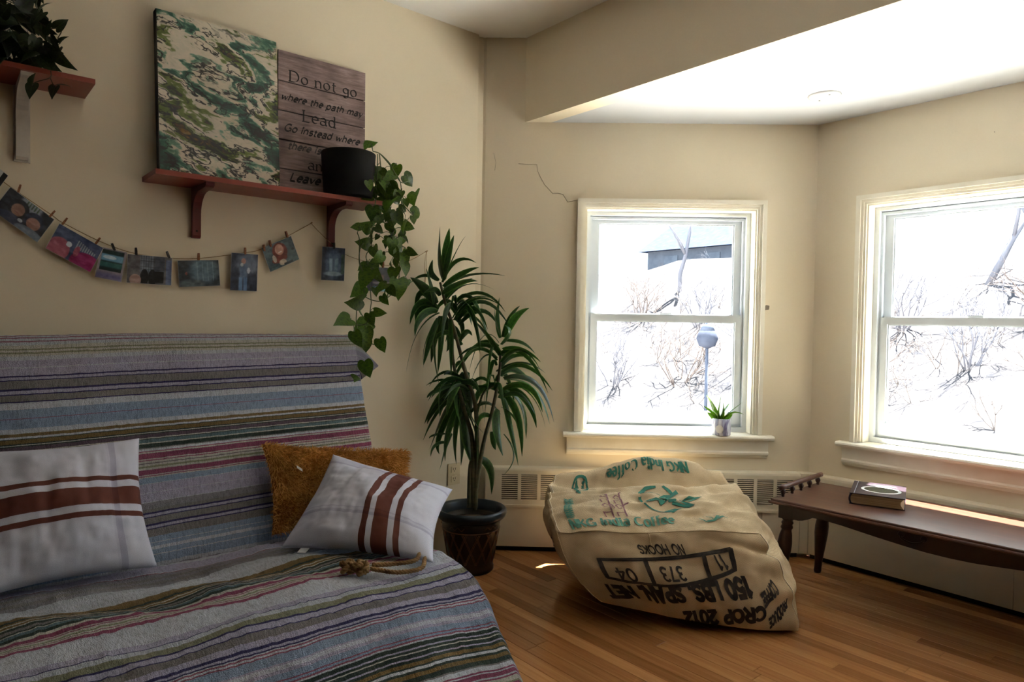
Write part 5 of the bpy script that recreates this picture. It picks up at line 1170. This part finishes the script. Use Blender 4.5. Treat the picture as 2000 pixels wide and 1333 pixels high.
# ------------------------------------------------------------------ tall dracaena in a bronze pot
dp = W2(-.02, .31, 0)
dr = thing('potted_dracaena', 'tall striped-leaf dracaena in a dark bronze pot on the floor in the corner', 'plant', dp)
BRONZE = Mat('dark_bronze_glaze', None, .3, .55)
_co = BRONZE.coord('Object')
BRONZE.base(BRONZE.ramp(BRONZE.noise(_co, 9, 5), [(.3, (34, 32, 30)), (.6, (52, 44, 34)), (.8, (84, 62, 38))])); BRONZE.bump(BRONZE.noise(_co, 60, 3), .12, .001); BRONZE = BRONZE.m
RIMB = noisy('blue_black_rim', (36, 46, 54), (48, 58, 66), 8, .28, metal=.3)
pot = lathe('pot', [(.0, .0), (.104, 0), (.110, .006), (.110, .022), (.106, .03), (.108, .045), (.134, .20), (.138, .206), (.137, .212), (.142, .25), (.136, .25), (.128, .22), (.126, .215)], BRONZE, dr, 64, cap=False)
rim = lathe('rim', [(.134, .246), (.142, .246), (.155, .252), (.166, .264), (.1705, .278), (.168, .291), (.160, .298), (.151, .296), (.146, .284), (.138, .255), (.132, .225)], RIMB, dr, 64, cap=False)
lathe('soil', [(.0, .232), (.07, .231), (.132, .228)], noisy('pale_potting_mix', (120, 98, 76), (150, 126, 100), 24, .95, .5, 60), dr, 32)
V, F = [], []
def potpt(th, z, dr_=.0015):
    r = np.interp(z, [.045, .20, .25], [.108, .134, .142])+dr_; return (r*math.cos(th), r*math.sin(th), z)
for k in range(14):
    a = k*2*PI/14
    for s in (1, -1):
        for dd in (0, .05):
            tube_data([potpt(a+dd+s*t*2*PI/14*1.15, .05+t*.148) for t in np.linspace(0, 1, 9)], .0016, 5, V, F)
BRL = noisy('worn_bronze_relief', (96, 66, 48), (130, 92, 64), 20, .35, metal=.5)
pydata('lattice_relief', V, F, BRL, dr)
V, F = [], []
tube_data([potpt(t, .205+.0, .003) for t in np.linspace(0, 2*PI, 49)], .0028, 6, V, F)
for k in range(5):
    a = k*2*PI/5-1.15
    tube_data([potpt(a+x_, .226+.006*math.sin(x_*26), .002) for x_ in np.linspace(-.28, .28, 19)], .002, 5, V, F)
pydata('band_relief', V, F, BRL, dr)
P = []
STM = noisy('green_cane', (58, 60, 34), (92, 84, 52), 14, .6, .4, 60, stretch=(1, 1, 4))
for k, s in enumerate(STEM):
    C_ = catmull([W2(*p) for p in s], 6); n = len(C_)
    V, F = tube_data(C_, [.006+.0065*i/n for i in range(n)] if k < 4 else .005, 8); P.append(pydata('stem', V, F, STM))
rn = random.Random(8)
for k in range(44):     # narrower leaves between the large ones, along the three heads
    hd = (((-.115, 1.30), (-.075, 1.06)), ((.10, 1.10), (.08, .86)), ((-.05, .93), (-.04, .72)))[k % 3]
    u_ = rn.random(); s0 = hd[0][0]*(1-u_)+hd[1][0]*u_; z0 = hd[0][1]*(1-u_)+hd[1][1]*u_
    a_ = rn.uniform(0, 2*PI); L_ = rn.uniform(.16, .27); ds, do = math.cos(a_)*L_, math.sin(a_)*L_*.55
    DRAC.append([s0, .30, z0, s0+ds*.55, .30+do*.6, z0+rn.uniform(.06, .16), s0+ds, max(.10, .30+do), z0+rn.uniform(-.22, .03), rn.uniform(.014, .030)])
for q in DRAC:
    b, m, t = W2(*q[0:3]), W2(*q[3:6]), W2(*q[6:9])
    fx = lambda p: (max(p[0], .02), p[1], p[2])
    P.append(strap_leaf('leaf', fx(b), fx(m), fx(t), q[9]*1.08, VDRAC, None, rn))
under(dr, *P)

# ------------------------------------------------------------------ small plant on the window sill
sp0 = W2(1.242, .018, .623)
sl = thing('small_potted_plant', 'small spiky green plant in a marbled cylinder pot on the window sill', 'plant', sp0)
MARB = Mat('marbled_ceramic', None, .25)
_co = MARB.coord('Object', (42, 42, 5), (0, .2, 0)); _n = MARB.noise(_co, 1.1, 3, .5, .8)
MARB.base(MARB.ramp(_n, [(.30, (232, 232, 238)), (.44, (218, 218, 228)), (.50, (120, 112, 150)), (.56, (196, 200, 220)), (.66, (104, 112, 150)), (.74, (222, 224, 234))])); MARB = MARB.m
lathe('pot', [(.0, .001), (.044, .0), (.046, .003), (.0465, .084), (.045, .086), (.043, .084), (.042, .07)], MARB, sl, 40, cap=False)
lathe('soil', [(.0, .074), (.043, .072)], SOIL, sl, 20)
cd = Vector((2.813-sp0[0], -2.181-sp0[1], 0)).normalized(); sdv = Vector((-cd.y, cd.x, 0))
V = [tuple(cd*.0473+Vector((0, 0, .034)))]+[tuple((cd*math.cos(.42*math.cos(t)-.2)+sdv*math.sin(.42*math.cos(t)-.2))*.0475+Vector((0, 0, .034+.021*math.sin(t)))) for t in np.linspace(0, 2*PI, 25)[:-1]]
V[0] = tuple((cd*math.cos(-.2)+sdv*math.sin(-.2))*.0475+Vector((0, 0, .034)))
stk = pydata('round_sticker', V, [(0, i+1, (i+1) % 24+1) for i in range(24)], noisy('white_sticker', (236, 234, 232), (244, 242, 240), 9, .6), sl)
P = []
for q in SILL:
    P.append(strap_leaf('leaf', W2(*q[0:3]), W2(*q[3:6]), W2(*q[6:9]), q[9]*1.3, VSILL, None, rn, 8))
under(sl, *P)

# ------------------------------------------------------------------ coffee table with gallery rail, along the front window
WALNUT = Mat('dark_cherry_wood', None, .30, 0, .6)
_co = WALNUT.coord('Object', (1.5, 14, 14)); _n = WALNUT.noise(_co, 2.4, 6, .6, .8)
WALNUT.base(WALNUT.ramp(_n, [(.25, (64, 38, 28)), (.55, (88, 54, 40)), (.8, (106, 70, 52))])); WALNUT.bump(_n, .05, .001); WALNUT = WALNUT.m
DARKW = noisy('dark_stained_wood', (44, 22, 15), (62, 32, 22), 5, .35, stretch=(1, 4, 4))
TA = math.radians(2.6); TO = (1.274, .618)     # front corner of the top and its slight turn
TLN, TD, TZ = 1.36, .50, .43
def TT(a, b, z): return (TO[0]+a*math.cos(TA)-b*math.sin(TA)*1.0, TO[1]+a*math.sin(TA)+b*math.cos(TA), z)
ct = thing('coffee_table', 'long dark cherry coffee table with a spindle gallery, under the front window', 'table', TT(TLN/2, TD/2, 0))
P = []
bm = bmesh.new()
def slab(p, q, t): return TT(p, q, t)
edge_prof = [(0, .408), (-.004, .412), (-.004, .420), (.004, .424), (.004, .430)]
bm = bmesh.new(); rings = []
for ins, z in [(.012, .406), (.0, .409), (-.002, .414), (.0, .419), (.006, .421), (.006, .427), (.009, .430)]:
    rings.append([bm.verts.new(TT(a, b, z)) for a, b in ((ins, ins), (TLN-ins, ins), (TLN-ins, TD-ins), (ins, TD-ins))])
for r0, r1 in zip(rings, rings[1:]):
    for k in range(4): bm.faces.new((r0[k], r0[(k+1) % 4], r1[(k+1) % 4], r1[k]))
bm.faces.new(rings[0][::-1]); bm.faces.new(rings[-1])
P.append(frombm('table_top', bm, WALNUT))
# scalloped aprons
def scallop(a):
    x = a
    return np.interp(x, [.06, .085, .12, .15, .175, .21, .30, .42, .52, .60, .68, .76, .84, .94, 1.06, 1.15, 1.19, 1.21, 1.24, 1.28, 1.30], [.352, .349, .349, .358, .374, .376, .369, .355, .345, .338, .336, .338, .345, .355, .369, .376, .374, .358, .349, .349, .352])
aa = np.linspace(.075, TLN-.075, 60)
for b0, b1 in ((.035, .053), (TD-.053, TD-.035)):
    bm = bmesh.new(); prism(bm, [(a, .4055) for a in aa]+[(a, scallop(a)) for a in aa[::-1]], lambda p, q, t: TT(p, t, q), b0, b1)
    P.append(frombm('apron', bm, DARKW))
bb_ = np.linspace(.075, TD-.075, 30)
for a0, a1 in ((.035, .053), (TLN-.053, TLN-.035)):
    bm = bmesh.new(); prism(bm, [(b, .4055) for b in bb_]+[(b, .36-.012*math.cos((b-.075)/(TD-.15)*4*PI)) for b in bb_[::-1]], lambda p, q, t: TT(t, p, q), a0, a1)
    P.append(frombm('end_apron', bm, DARKW))
LEG = [(.026, .345), (.0235, .338), (.019, .334), (.024, .328), (.0255, .322), (.021, .316), (.024, .309), (.026, .302), (.0215, .295), (.021, .290), (.026, .27), (.0305, .235), (.0305, .20), (.026, .15), (.020, .09), (.0165, .05), (.0155, .03), (.017, .012), (.014, .0)]
for a, b in ((.06, .062), (TLN-.06, .062), (.06, TD-.062), (TLN-.06, TD-.062)):
    sa = -1 if a < .5 else 1; sb = -1 if b < .2 else 1
    V, F = lathe_data(LEG[::-1], 20)
    V = [TT(a+x+sa*.16*(.345-z)*.55, b+y+sb*.05*(.345-z), z) for x, y, z in V]
    lg = pydata('leg', V, F, DARKW); P.append(lg)
    bm = bmesh.new(); bbox(bm, TT, a-.03, a+.03, b-.03, b+.03, .345, .4055); blk = frombm('leg_block', bm, DARKW, None, False, .003); blk.parent = lg
# drawer pull on the front
V, F = tube_data(catmull([TT(.52, .034, .388), TT(.525, .022, .376), TT(.56, .018, .366), TT(.595, .022, .376), TT(.60, .034, .388)], 6), .0032, 6)
P.append(pydata('drawer_pull', V, F, noisy('dark_brass', (36, 26, 18), (56, 42, 28), 20, .4, metal=.7)))
for a in (.52, .60):
    V, F = lathe_data([(.0, -.004), (.010, -.004), (.012, .0), (.010, .003), (.0, .004)], 12); V = [TT(a+x, .033+z, .388+y) for x, y, z in V]
    h_ = pydata('pull_rosette', V, F, SCREW); h_.parent = P[-1]
# gallery: rail on turned spindles at each end
for a0 in (.028, TLN-.028):
    rl = []
    V, F = tube_data([TT(a0, b, .474) for b in np.linspace(.048, TD-.03, 14)], .0115, 10); P.append(pydata('gallery_rail', V, F, WALNUT)); rail = P[-1]
    for k in range(5):
        b = .075+k*(TD-.14)/4
        v, f = lathe_data([(.006, 0), (.0075, .004), (.006, .008), (.0105, .016), (.012, .022), (.0095, .029), (.006, .035)], 14)
        s_ = pydata('spindle', [TT(a0+x, b+y, .4302+z) for x, y, z in v], f, DARKW); s_.parent = rail
under(ct, *P)

# ------------------------------------------------------------------ hardback book lying on the table
def BK(a, b, z):
    o = (1.531, .811); ex = (.9455, .3257); ey = (-.3257, .9455)
    return (o[0]+ex[0]*a+ey[0]*b, o[1]+ex[1]*a+ey[1]*b, TZ+.0006+z)
bkw, bkd, bkh = .212, .268, .048
bo = thing('hardback_book', 'thick dark hardback book with an oval cover picture on the coffee table', 'book', BK(0, 0, 0))
COVER = noisy('dark_plum_cover', (52, 42, 50), (62, 52, 60), 9, .22)
PAGES = Mat('page_block', None, .8); _n = PAGES.noise(PAGES.coord('Object', (1, 1, 160)), 3, 2); PAGES.base(PAGES.ramp(_n, [(.3, (128, 100, 70)), (.7, (176, 146, 108))])); PAGES = PAGES.m
P = [boxo('cover_board', BK, .004, bkw, 0, bkd, 0, .003, COVER, None, .001), boxo('cover_board', BK, .004, bkw, 0, bkd, bkh-.003, bkh, COVER, None, .001)]
bm = bmesh.new(); prof = [(.0045+.010-.014*math.sin(t), bkh/2-(bkh/2)*math.cos(t)) for t in np.linspace(0, PI, 9)]+[(.0105+.009-.012*math.sin(t), bkh/2-(bkh/2-.0032)*math.cos(t)) for t in np.linspace(PI, 0, 9)]
prism(bm, prof, lambda p, q, t: BK(p, t, q), 0, bkd); P.append(frombm('spine', bm, COVER, None, True))
bm = bmesh.new(); prof = [(.014, .0032)]+[(bkw-.005-.012*math.sin(t), .0032+(bkh-.0064)*(t/PI)) for t in np.linspace(0, PI, 9)]+[(.014, bkh-.0032)]+[(.014-.006*math.sin(t), bkh-.0032-(bkh-.0064)*(t/PI)) for t in np.linspace(0, PI, 7)[1:-1]]
prism(bm, prof, lambda p, q, t: BK(p, t, q), .005, bkd-.005); P.append(frombm('page_block', bm, PAGES, None, False))
def disc(name, cx, cy, rx, ry, z, mat, r0=0):
    ts = np.linspace(0, 2*PI, 41)[:-1]
    V = [BK(cx+rx*math.cos(t), cy+ry*math.sin(t), z) for t in ts]+[BK(cx+rx*r0*math.cos(t), cy+ry*r0*math.sin(t), z) for t in ts]
    return pydata(name, V, [(i, (i+1) % 40, 40+(i+1) % 40, 40+i) for i in range(40)] if r0 else [tuple(range(40))], mat, None, False)
P.append(disc('oval_border', .118, .125, .078, .068, bkh+.0003, noisy('silver_print', (206, 206, 200), (220, 220, 214), 9, .4), .84))
pic = Mat('cover_picture', None, .25); _n = pic.noise(pic.coord('Object', (8, 8, 8)), 4, 3); pic.base(pic.ramp(_n, [(.35, (26, 34, 26)), (.55, (52, 62, 40)), (.62, (120, 118, 92)), (.68, (36, 44, 34))]))
P.append(disc('cover_picture', .118, .125, .0655, .057, bkh+.0002, pic.m))
V, F = [], []
rn2 = random.Random(2)
for row, (y_, x0_, x1_) in enumerate(((.225, .085, .165), (.208, .07, .178))):
    x_ = x0_
    while x_ < x1_:
        w_ = rn2.uniform(.006, .012); ribbon(V, F, [(x_, y_), (x_+w_*.5, y_+.005), (x_+w_, y_)], .0022, lambda x, y: BK(x, y, bkh+.0004)); x_ += w_+.003
P.append(pydata('title_print', V, F, noisy('faded_print', (150, 138, 136), (170, 156, 152), 9, .5), None, False))
P.append(boxo('edge_line', BK, .020, .0225, .002, bkd-.002, bkh, bkh+.0004, noisy('pale_hinge_line', (168, 164, 168), (184, 180, 184), 9, .3)))
under(bo, *P)

# ------------------------------------------------------------------ burlap sack bean bag
CORN = {(-1, 1, -1): (.50, .95, .075), (1, 1, -1): (1.375, 1.01, -.03), (-1, -1, -1): (.40, .17, .06), (1, -1, -1): (1.28, .15, .0),
        (-1, 1, 1): (.275, .90, .362), (1, 1, 1): (1.235, .92, .40), (-1, -1, 1): (.30, .17, .49), (1, -1, 1): (1.225, .15, .54)}
BETA, KK = .44, 1.13
def bag(c, disp=True):
    c = np.asarray(c, float); x, y, z = c[:, 0], c[:, 1], c[:, 2]
    s = np.stack([x*np.sqrt(np.maximum(0, 1-y*y/2-z*z/2+y*y*z*z/3)), y*np.sqrt(np.maximum(0, 1-z*z/2-x*x/2+z*z*x*x/3)), z*np.sqrt(np.maximum(0, 1-x*x/2-y*y/2+x*x*y*y/3))], -1)
    q = c*(1-BETA)+s*BETA*KK
    p = 0
    for (a, b, d), P_ in CORN.items():
        p = p+((1+a*q[:, 0])*(1+b*q[:, 1])*(1+d*q[:, 2])/8)[:, None]*np.array(P_)[None]
    if disp:
        top = sstep(.25, .85, q[:, 2]); ctr = -.42+.08*np.sin(q[:, 0]*2.2+.6)
        valley = np.exp(-((q[:, 1]-ctr)/.14)**2)*sstep(-1.02, -.75, q[:, 0])*(1-sstep(.72, 1.0, q[:, 0]))
        rim = np.exp(-((q[:, 1]+.72)/.20)**2)*sstep(-.45, .1, q[:, 0])*(1-sstep(.45, .85, q[:, 0]))
        rl = np.exp(-((q[:, 1]+.55)/.2)**2)*np.exp(-((q[:, 0]+.75)/.22)**2)
        dz = top*(-.052*valley+.050*rim+.016*rl)
        rdg = lambda n: 1-np.abs(n)*2
        n1 = .018*fbm(p[:, 0]*4.2, p[:, 1]*4.2, p[:, 2]*4.2+3)+.011*(rdg(vnoise(p[:, 0]*9+p[:, 1]*4, p[:, 1]*13, p[:, 2]*9+7))-.4)*(.35+.65*top)+.006*fbm(p[:, 0]*17, p[:, 1]*21, p[:, 2]*17+2, 2)
        rad = s/np.maximum(1e-6, np.linalg.norm(s, axis=1))[:, None]
        # creases: pinched fold at the front right seam, ripples fanning over the right of the top
        fold = np.exp(-((q[:, 0]-.72-(.95-q[:, 2])*.8)/.30)**2)*np.exp(-(((q[:, 2]-.62)+.55*(q[:, 0]-.7))/.075)**2)*sstep(.3, .8, q[:, 1])
        rip = sstep(.1, .8, q[:, 0])*top*.007*np.sin(q[:, 1]*15+q[:, 0]*7)+ (1-top)*sstep(.5, 1, q[:, 0])*.006*np.sin(q[:, 2]*12+q[:, 1]*4)
        p = p+rad*np.array([1, 1, 1])*((n1+rip-.045*fold)*sstep(-1.05, -.55, q[:, 2]))[:, None]
        p[:, 2] += dz
    zz = p[:, 2]; p[:, 2] = np.where(zz < .03, .001+.029*np.exp(np.minimum((zz-.03)/.03, 0)), zz)
    e = np.array([E2[0], E2[1], 0]); n = np.array([N2[0], N2[1], 0])
    return p[:, 0:1]*e+p[:, 1:2]*n+p[:, 2:3]*np.array([0, 0, 1])
NBG = 72
g = np.linspace(-1, 1, NBG+1)
vid = {}; CV = []; BF = []
for ax in range(3):
    for sg in (-1, 1):
        o1, o2 = [k for k in range(3) if k != ax]
        ids = np.zeros((NBG+1, NBG+1), int)
        for i in range(NBG+1):
            for j in range(NBG+1):
                c = [0, 0, 0]; c[ax] = sg*NBG; c[o1] = 2*i-NBG; c[o2] = 2*j-NBG; key = tuple(c)
                if key not in vid: vid[key] = len(CV); CV.append([k/NBG for k in key])
                ids[i, j] = vid[key]
        fl = (sg > 0) ^ (ax == 1)
        for i in range(NBG):
            for j in range(NBG):
                q = (ids[i, j], ids[i+1, j], ids[i+1, j+1], ids[i, j+1]); BF.append(q if fl else q[::-1])
BUR = Mat('burlap', None, .92, 0, .15)
_co = BUR.coord('Object')
wa = BUR.n('ShaderNodeTexWave', wave_type='BANDS', bands_direction='DIAGONAL'); wa.inputs['Scale'].default_value = 95; wa.inputs['Distortion'].default_value = 3; BUR.l(_co, wa.inputs[0])
wb2 = BUR.n('ShaderNodeTexWave', wave_type='BANDS', bands_direction='Z'); wb2.inputs['Scale'].default_value = 110; wb2.inputs['Distortion'].default_value = 3; BUR.l(_co, wb2.inputs[0])
wv = BUR.mul(wa.outputs[0], wb2.outputs[0], .5, 'ADD')
cb_ = BUR.ramp(BUR.noise(_co, 7, 5), [(.3, (176, 151, 116)), (.7, (206, 183, 148))])
BUR.base(BUR.mul(cb_, BUR.ramp(wv, [(.1, (200, 200, 200)), (.7, (255, 255, 255))])))
BUR.bump(wv, .35, .0015); BUR = BUR.m
bgp = bag(np.array(CV))
bt = thing('bean_bag', 'slouching burlap coffee sack bean bag printed in green and black', 'bean bag', tuple(bgp.mean(0)*np.array([1, 1, 0])))
P = [pydata('sack', bgp, BF, BUR, None, True)]
def on_bag(face, off=.003):
    def f_many(ab):
        ab = np.asarray(ab, float)
        mk = (lambda A: np.stack([A[:, 0], A[:, 1]*0+1, A[:, 1]], -1)) if face == 'front' else (lambda A: np.stack([A[:, 0], A[:, 1], A[:, 1]*0+1], -1)) if face == 'top' else (lambda A: np.stack([A[:, 1]*0-1, A[:, 0], A[:, 1]], -1))
        cl = np.clip(ab, -.995, .995)
        p = bag(mk(cl)); h = .01
        px_ = bag(mk(cl+[h, 0])); py_ = bag(mk(cl+[0, h]))
        n = np.cross(px_-p, py_-p); n /= np.maximum(1e-9, np.linalg.norm(n, axis=1))[:, None]
        ctr = bgp.mean(0); flip = np.sign(((p-ctr)*n).sum(1)); n *= np.where(flip == 0, 1, flip)[:, None]
        return p+n*off
    return f_many
def bag_print(name, strokes, face, mat, label=None):
    """strokes: (points, width, pen) in face coordinates, or with a fourth item that maps pen space to the face"""
    V, F = [], []
    for st in strokes:
        f = st[3] if len(st) > 3 else (lambda x, y: (x, y))
        ribbon(V, F, st[0], st[1], f, st[2], .07 if len(st) > 3 else .02)
    return pydata(name, on_bag(face)(V), F, mat, None, True)
def text_on(text, x0, y0, sx, sy, flip=False, slant=0, w=.12, pen=None, serif=False, rise=0):
    """letters in face coordinates; sy's sign says which way is up, flip runs them the other way"""
    st, tot = strokes_of(text, slant, .08, serif)
    sg = -1 if flip else 1
    def f(p, q): return (x0+sg*p*sx, y0+q*sy+rise*sg*p*sx)
    return [(s, w, pen, f) for s in st]
INKB = noisy('black_stencil_ink', (34, 29, 24), (62, 52, 42), 60, .9, detail=6)
INKG = noisy('green_print_ink', (16, 84, 66), (40, 112, 90), 50, .9, detail=6)
INKG2 = noisy('faint_green_ink', (46, 108, 90), (92, 136, 114), 60, .9, detail=6)
INKM = noisy('maroon_ink', (104, 58, 66), (140, 96, 98), 50, .9, detail=6)
def lerp2(a, b, n=12): return [(a[0]+(b[0]-a[0])*k/n, a[1]+(b[1]-a[1])*k/n) for k in range(n+1)]
fr_ = []
fr_ += text_on('NO HOOKS', .15, .77, .077, -.235, True, 0, .15)
def hbar(pts, t):      # a stroke of even height along the panel
    return [([(x, y+k*t) for x, y in pts], .034, None) for k in (-.4, .4)]
def box_top(u): return (-.68+1.27*u, .405+.30*u-.035*math.sin(PI*u))
def box_bot(u): return (-.70+1.24*u, -.07+.40*u-.19*math.sin(PI*u)**1.0)
us = [k/16 for k in range(17)]
fr_ += hbar([box_top(u) for u in us], .045)+hbar([box_bot(u) for u in us], .045)
for u in (0, .335, .785, 1):
    fr_.append((lerp2(box_top(u), box_bot(u), 8), .042, None))
fr_ += text_on('11', .49, .60, .12, -.36, True, 0, .14, rise=.24)
fr_ += text_on('373', .045, .36, .125, -.40, True, 0, .14, rise=.22)
fr_ += text_on('04', -.42, .235, .14, -.40, True, 0, .14, rise=.16)
fr_ += text_on('150 LBS. SPAN. NET', .61, .17, .146, -.50, True, .1, .24, rise=.37)
fr_ += text_on('CROP 2012', .66, -.40, .150, -.42, True, .1, .24, rise=.50)
fr_ += text_on('COFFEE', .86, .10, .050, -.30, True, 0, .24, rise=1.6)
fr_ += text_on('PRODUCE', .93, -.28, .050, -.26, True, 0, .24, rise=1.8)
P.append(bag_print('black_print', fr_, 'front', INKB))
tp = text_on('NKG India Coffee', -.82, .935, .120, -.23, False, 0, .21, .2, True, rise=-.10)
P.append(bag_print('green_lettering', tp, 'top', INKG2))
tp2 = text_on('NKG India Coffee', .58, -.73, .108, .21, True, 0, .21, .2, True)
P.append(bag_print('green_rim_lettering', tp2, 'top', INKG))
# leaf emblem in the middle of the top, ring mark with N at the rim, small leaf mark at the end of the line
em = [([(.10, -.20), (-.05, -.22), (-.16, -.12), (-.19, .02), (-.15, .16), (-.05, .26), (.10, .32), (.28, .28)], .060, .9),
      ([(-.15, -.08), (.0, -.10), (.12, -.02)], .05, .6), ([(-.12, .12), (.04, .08), (.16, .10)], .05, .6),
      ([(.10, .06), (.20, -.02), (.28, -.03), (.20, .05), (.10, .06)], .06, .5), ([(.08, .14), (.20, .06), (.34, -.05), (.40, -.10)], .06, 1.2),
      ([(.20, -.20), (.27, -.12), (.32, -.04)], .07, .3), ([(.22, .10), (.40, .13), (.56, .20), (.42, .20), (.26, .15)], .06, .9), ([(.46, .04), (.56, .0), (.70, .05), (.56, .06), (.46, .04)], .045, .9), ([(.0, .30), (.2, .36), (.36, .27)], .03, .9)]
emf = lambda p, q: (-.05+(p+.19)*.68, -.10+(q+.22)*1.22)
P.append(bag_print('green_emblem', [(a_, b_2, c_2, emf) for a_, b_2, c_2 in em], 'top', INKG))
P.append(bag_print('berry_mark', [(arc(.36, .26, .012, .03, 0, 360, 10), .022, None)], 'top', INKM))
rgf = lambda p, q: (-.655+p*.10, -.46+q*.32)
rg = [(arc(0, 0, .9, .9, 0, 360, 24), .2, None, rgf), ([(-.5, .6), (-.4, -.6), (.2, .5), (.4, -.6)], .3, .9, rgf), ([(-.1, .8), (-.4, 1.2), (0, 1.3)], .25, .9, rgf)]
P.append(bag_print('ring_mark', rg, 'top', INKG))
sm = [([(.44, .76), (.49, .82), (.57, .80), (.61, .72)], .03, .8), ([(.51, .72), (.56, .78)], .026, .8), ([(.60, .78), (.66, .72), (.71, .74)], .024, .8)]
P.append(bag_print('small_leaf_mark', sm, 'top', INKG2))
# maroon Hindi style writing, turned a quarter
mr = []
for x0_ in (-.39, -.26):
    mr.append((lerp2((x0_, .12), (x0_+.015, .70)), .016, None))
    for k, yk in enumerate((.18, .32, .46, .60)):
        mr.append(([(x0_, yk), (x0_-.035, yk-.03), (x0_-.065, yk+.02), (x0_-.045, yk+.07), (x0_-.015, yk+.05)] if k % 2 == 0 else [(x0_, yk), (x0_-.07, yk+.01)], .014, None))
        if k % 2: mr.append(([(x0_-.07, yk+.01), (x0_-.06, yk+.08)], .014, None))
mr.append(([(-.26, .44), (-.22, .39), (-.19, .36)], .014, None)); mr.append(([(-.26, .12), (-.24, .05)], .014, None)); mr.append(([(-.39, .42), (-.36, .46), (-.345, .54)], .014, None))
P.append(bag_print('maroon_lettering', mr, 'top', INKM))
# small vertical block of print at the end, and the dark mark on the rounded end
vb = []
rn3 = random.Random(6)
for k in range(16):
    y0 = .13+k*.038
    vb.append(([(-.83, y0), (-.80, y0+.02), (-.755, y0-.005)], .020, None)); vb.append(([(-.825, y0+.02), (-.77, y0+.03)], .014, None))
P.append(bag_print('teal_block_print', vb, 'top', INKG2))
sk_ = [([(.62, .55), (.66, .50), (.60, .46), (.65, .40)], .03, None), ([(.62, .34), (.67, .30), (.61, .26)], .03, None), ([(.60, .20), (.66, .16), (.60, .10), (.56, .16)], .03, None), ([(.68, .5), (.70, .42)], .02, None)]
P.append(bag_print('end_print', sk_, 'side', INKB))
# stitched seams
SEAMM = noisy('pale_stitching', (204, 188, 158), (222, 208, 180), 60, .9)
def seam(name, cl, r, mat):
    pts = bag(np.array(cl)); ctr = bgp.mean(0); pts = pts+(pts-ctr)/np.linalg.norm(pts-ctr, axis=1)[:, None]*.0005
    V, F = tube_data([tuple(p) for p in pts], r, 5); return pydata(name, V, F, mat)
t_ = np.linspace(-.99, .99, 90)
P.append(seam('end_seam', [(-.97, k, 1) for k in t_], .0016, SEAMM))
P.append(seam('front_seam', [(k, 1, 1) for k in t_], .0026, BUR))
P.append(seam('side_seam', [(1, 1, k) for k in t_], .0018, SEAMM))
P.append(seam('corner_seam', [(-1, 1, k) for k in t_], .0020, BUR))
P.append(seam('panel_seam', [(-.10-.10*(1-k), 1, k) for k in np.linspace(.45, .99, 30)], .0026, BUR))
under(bt, *P)
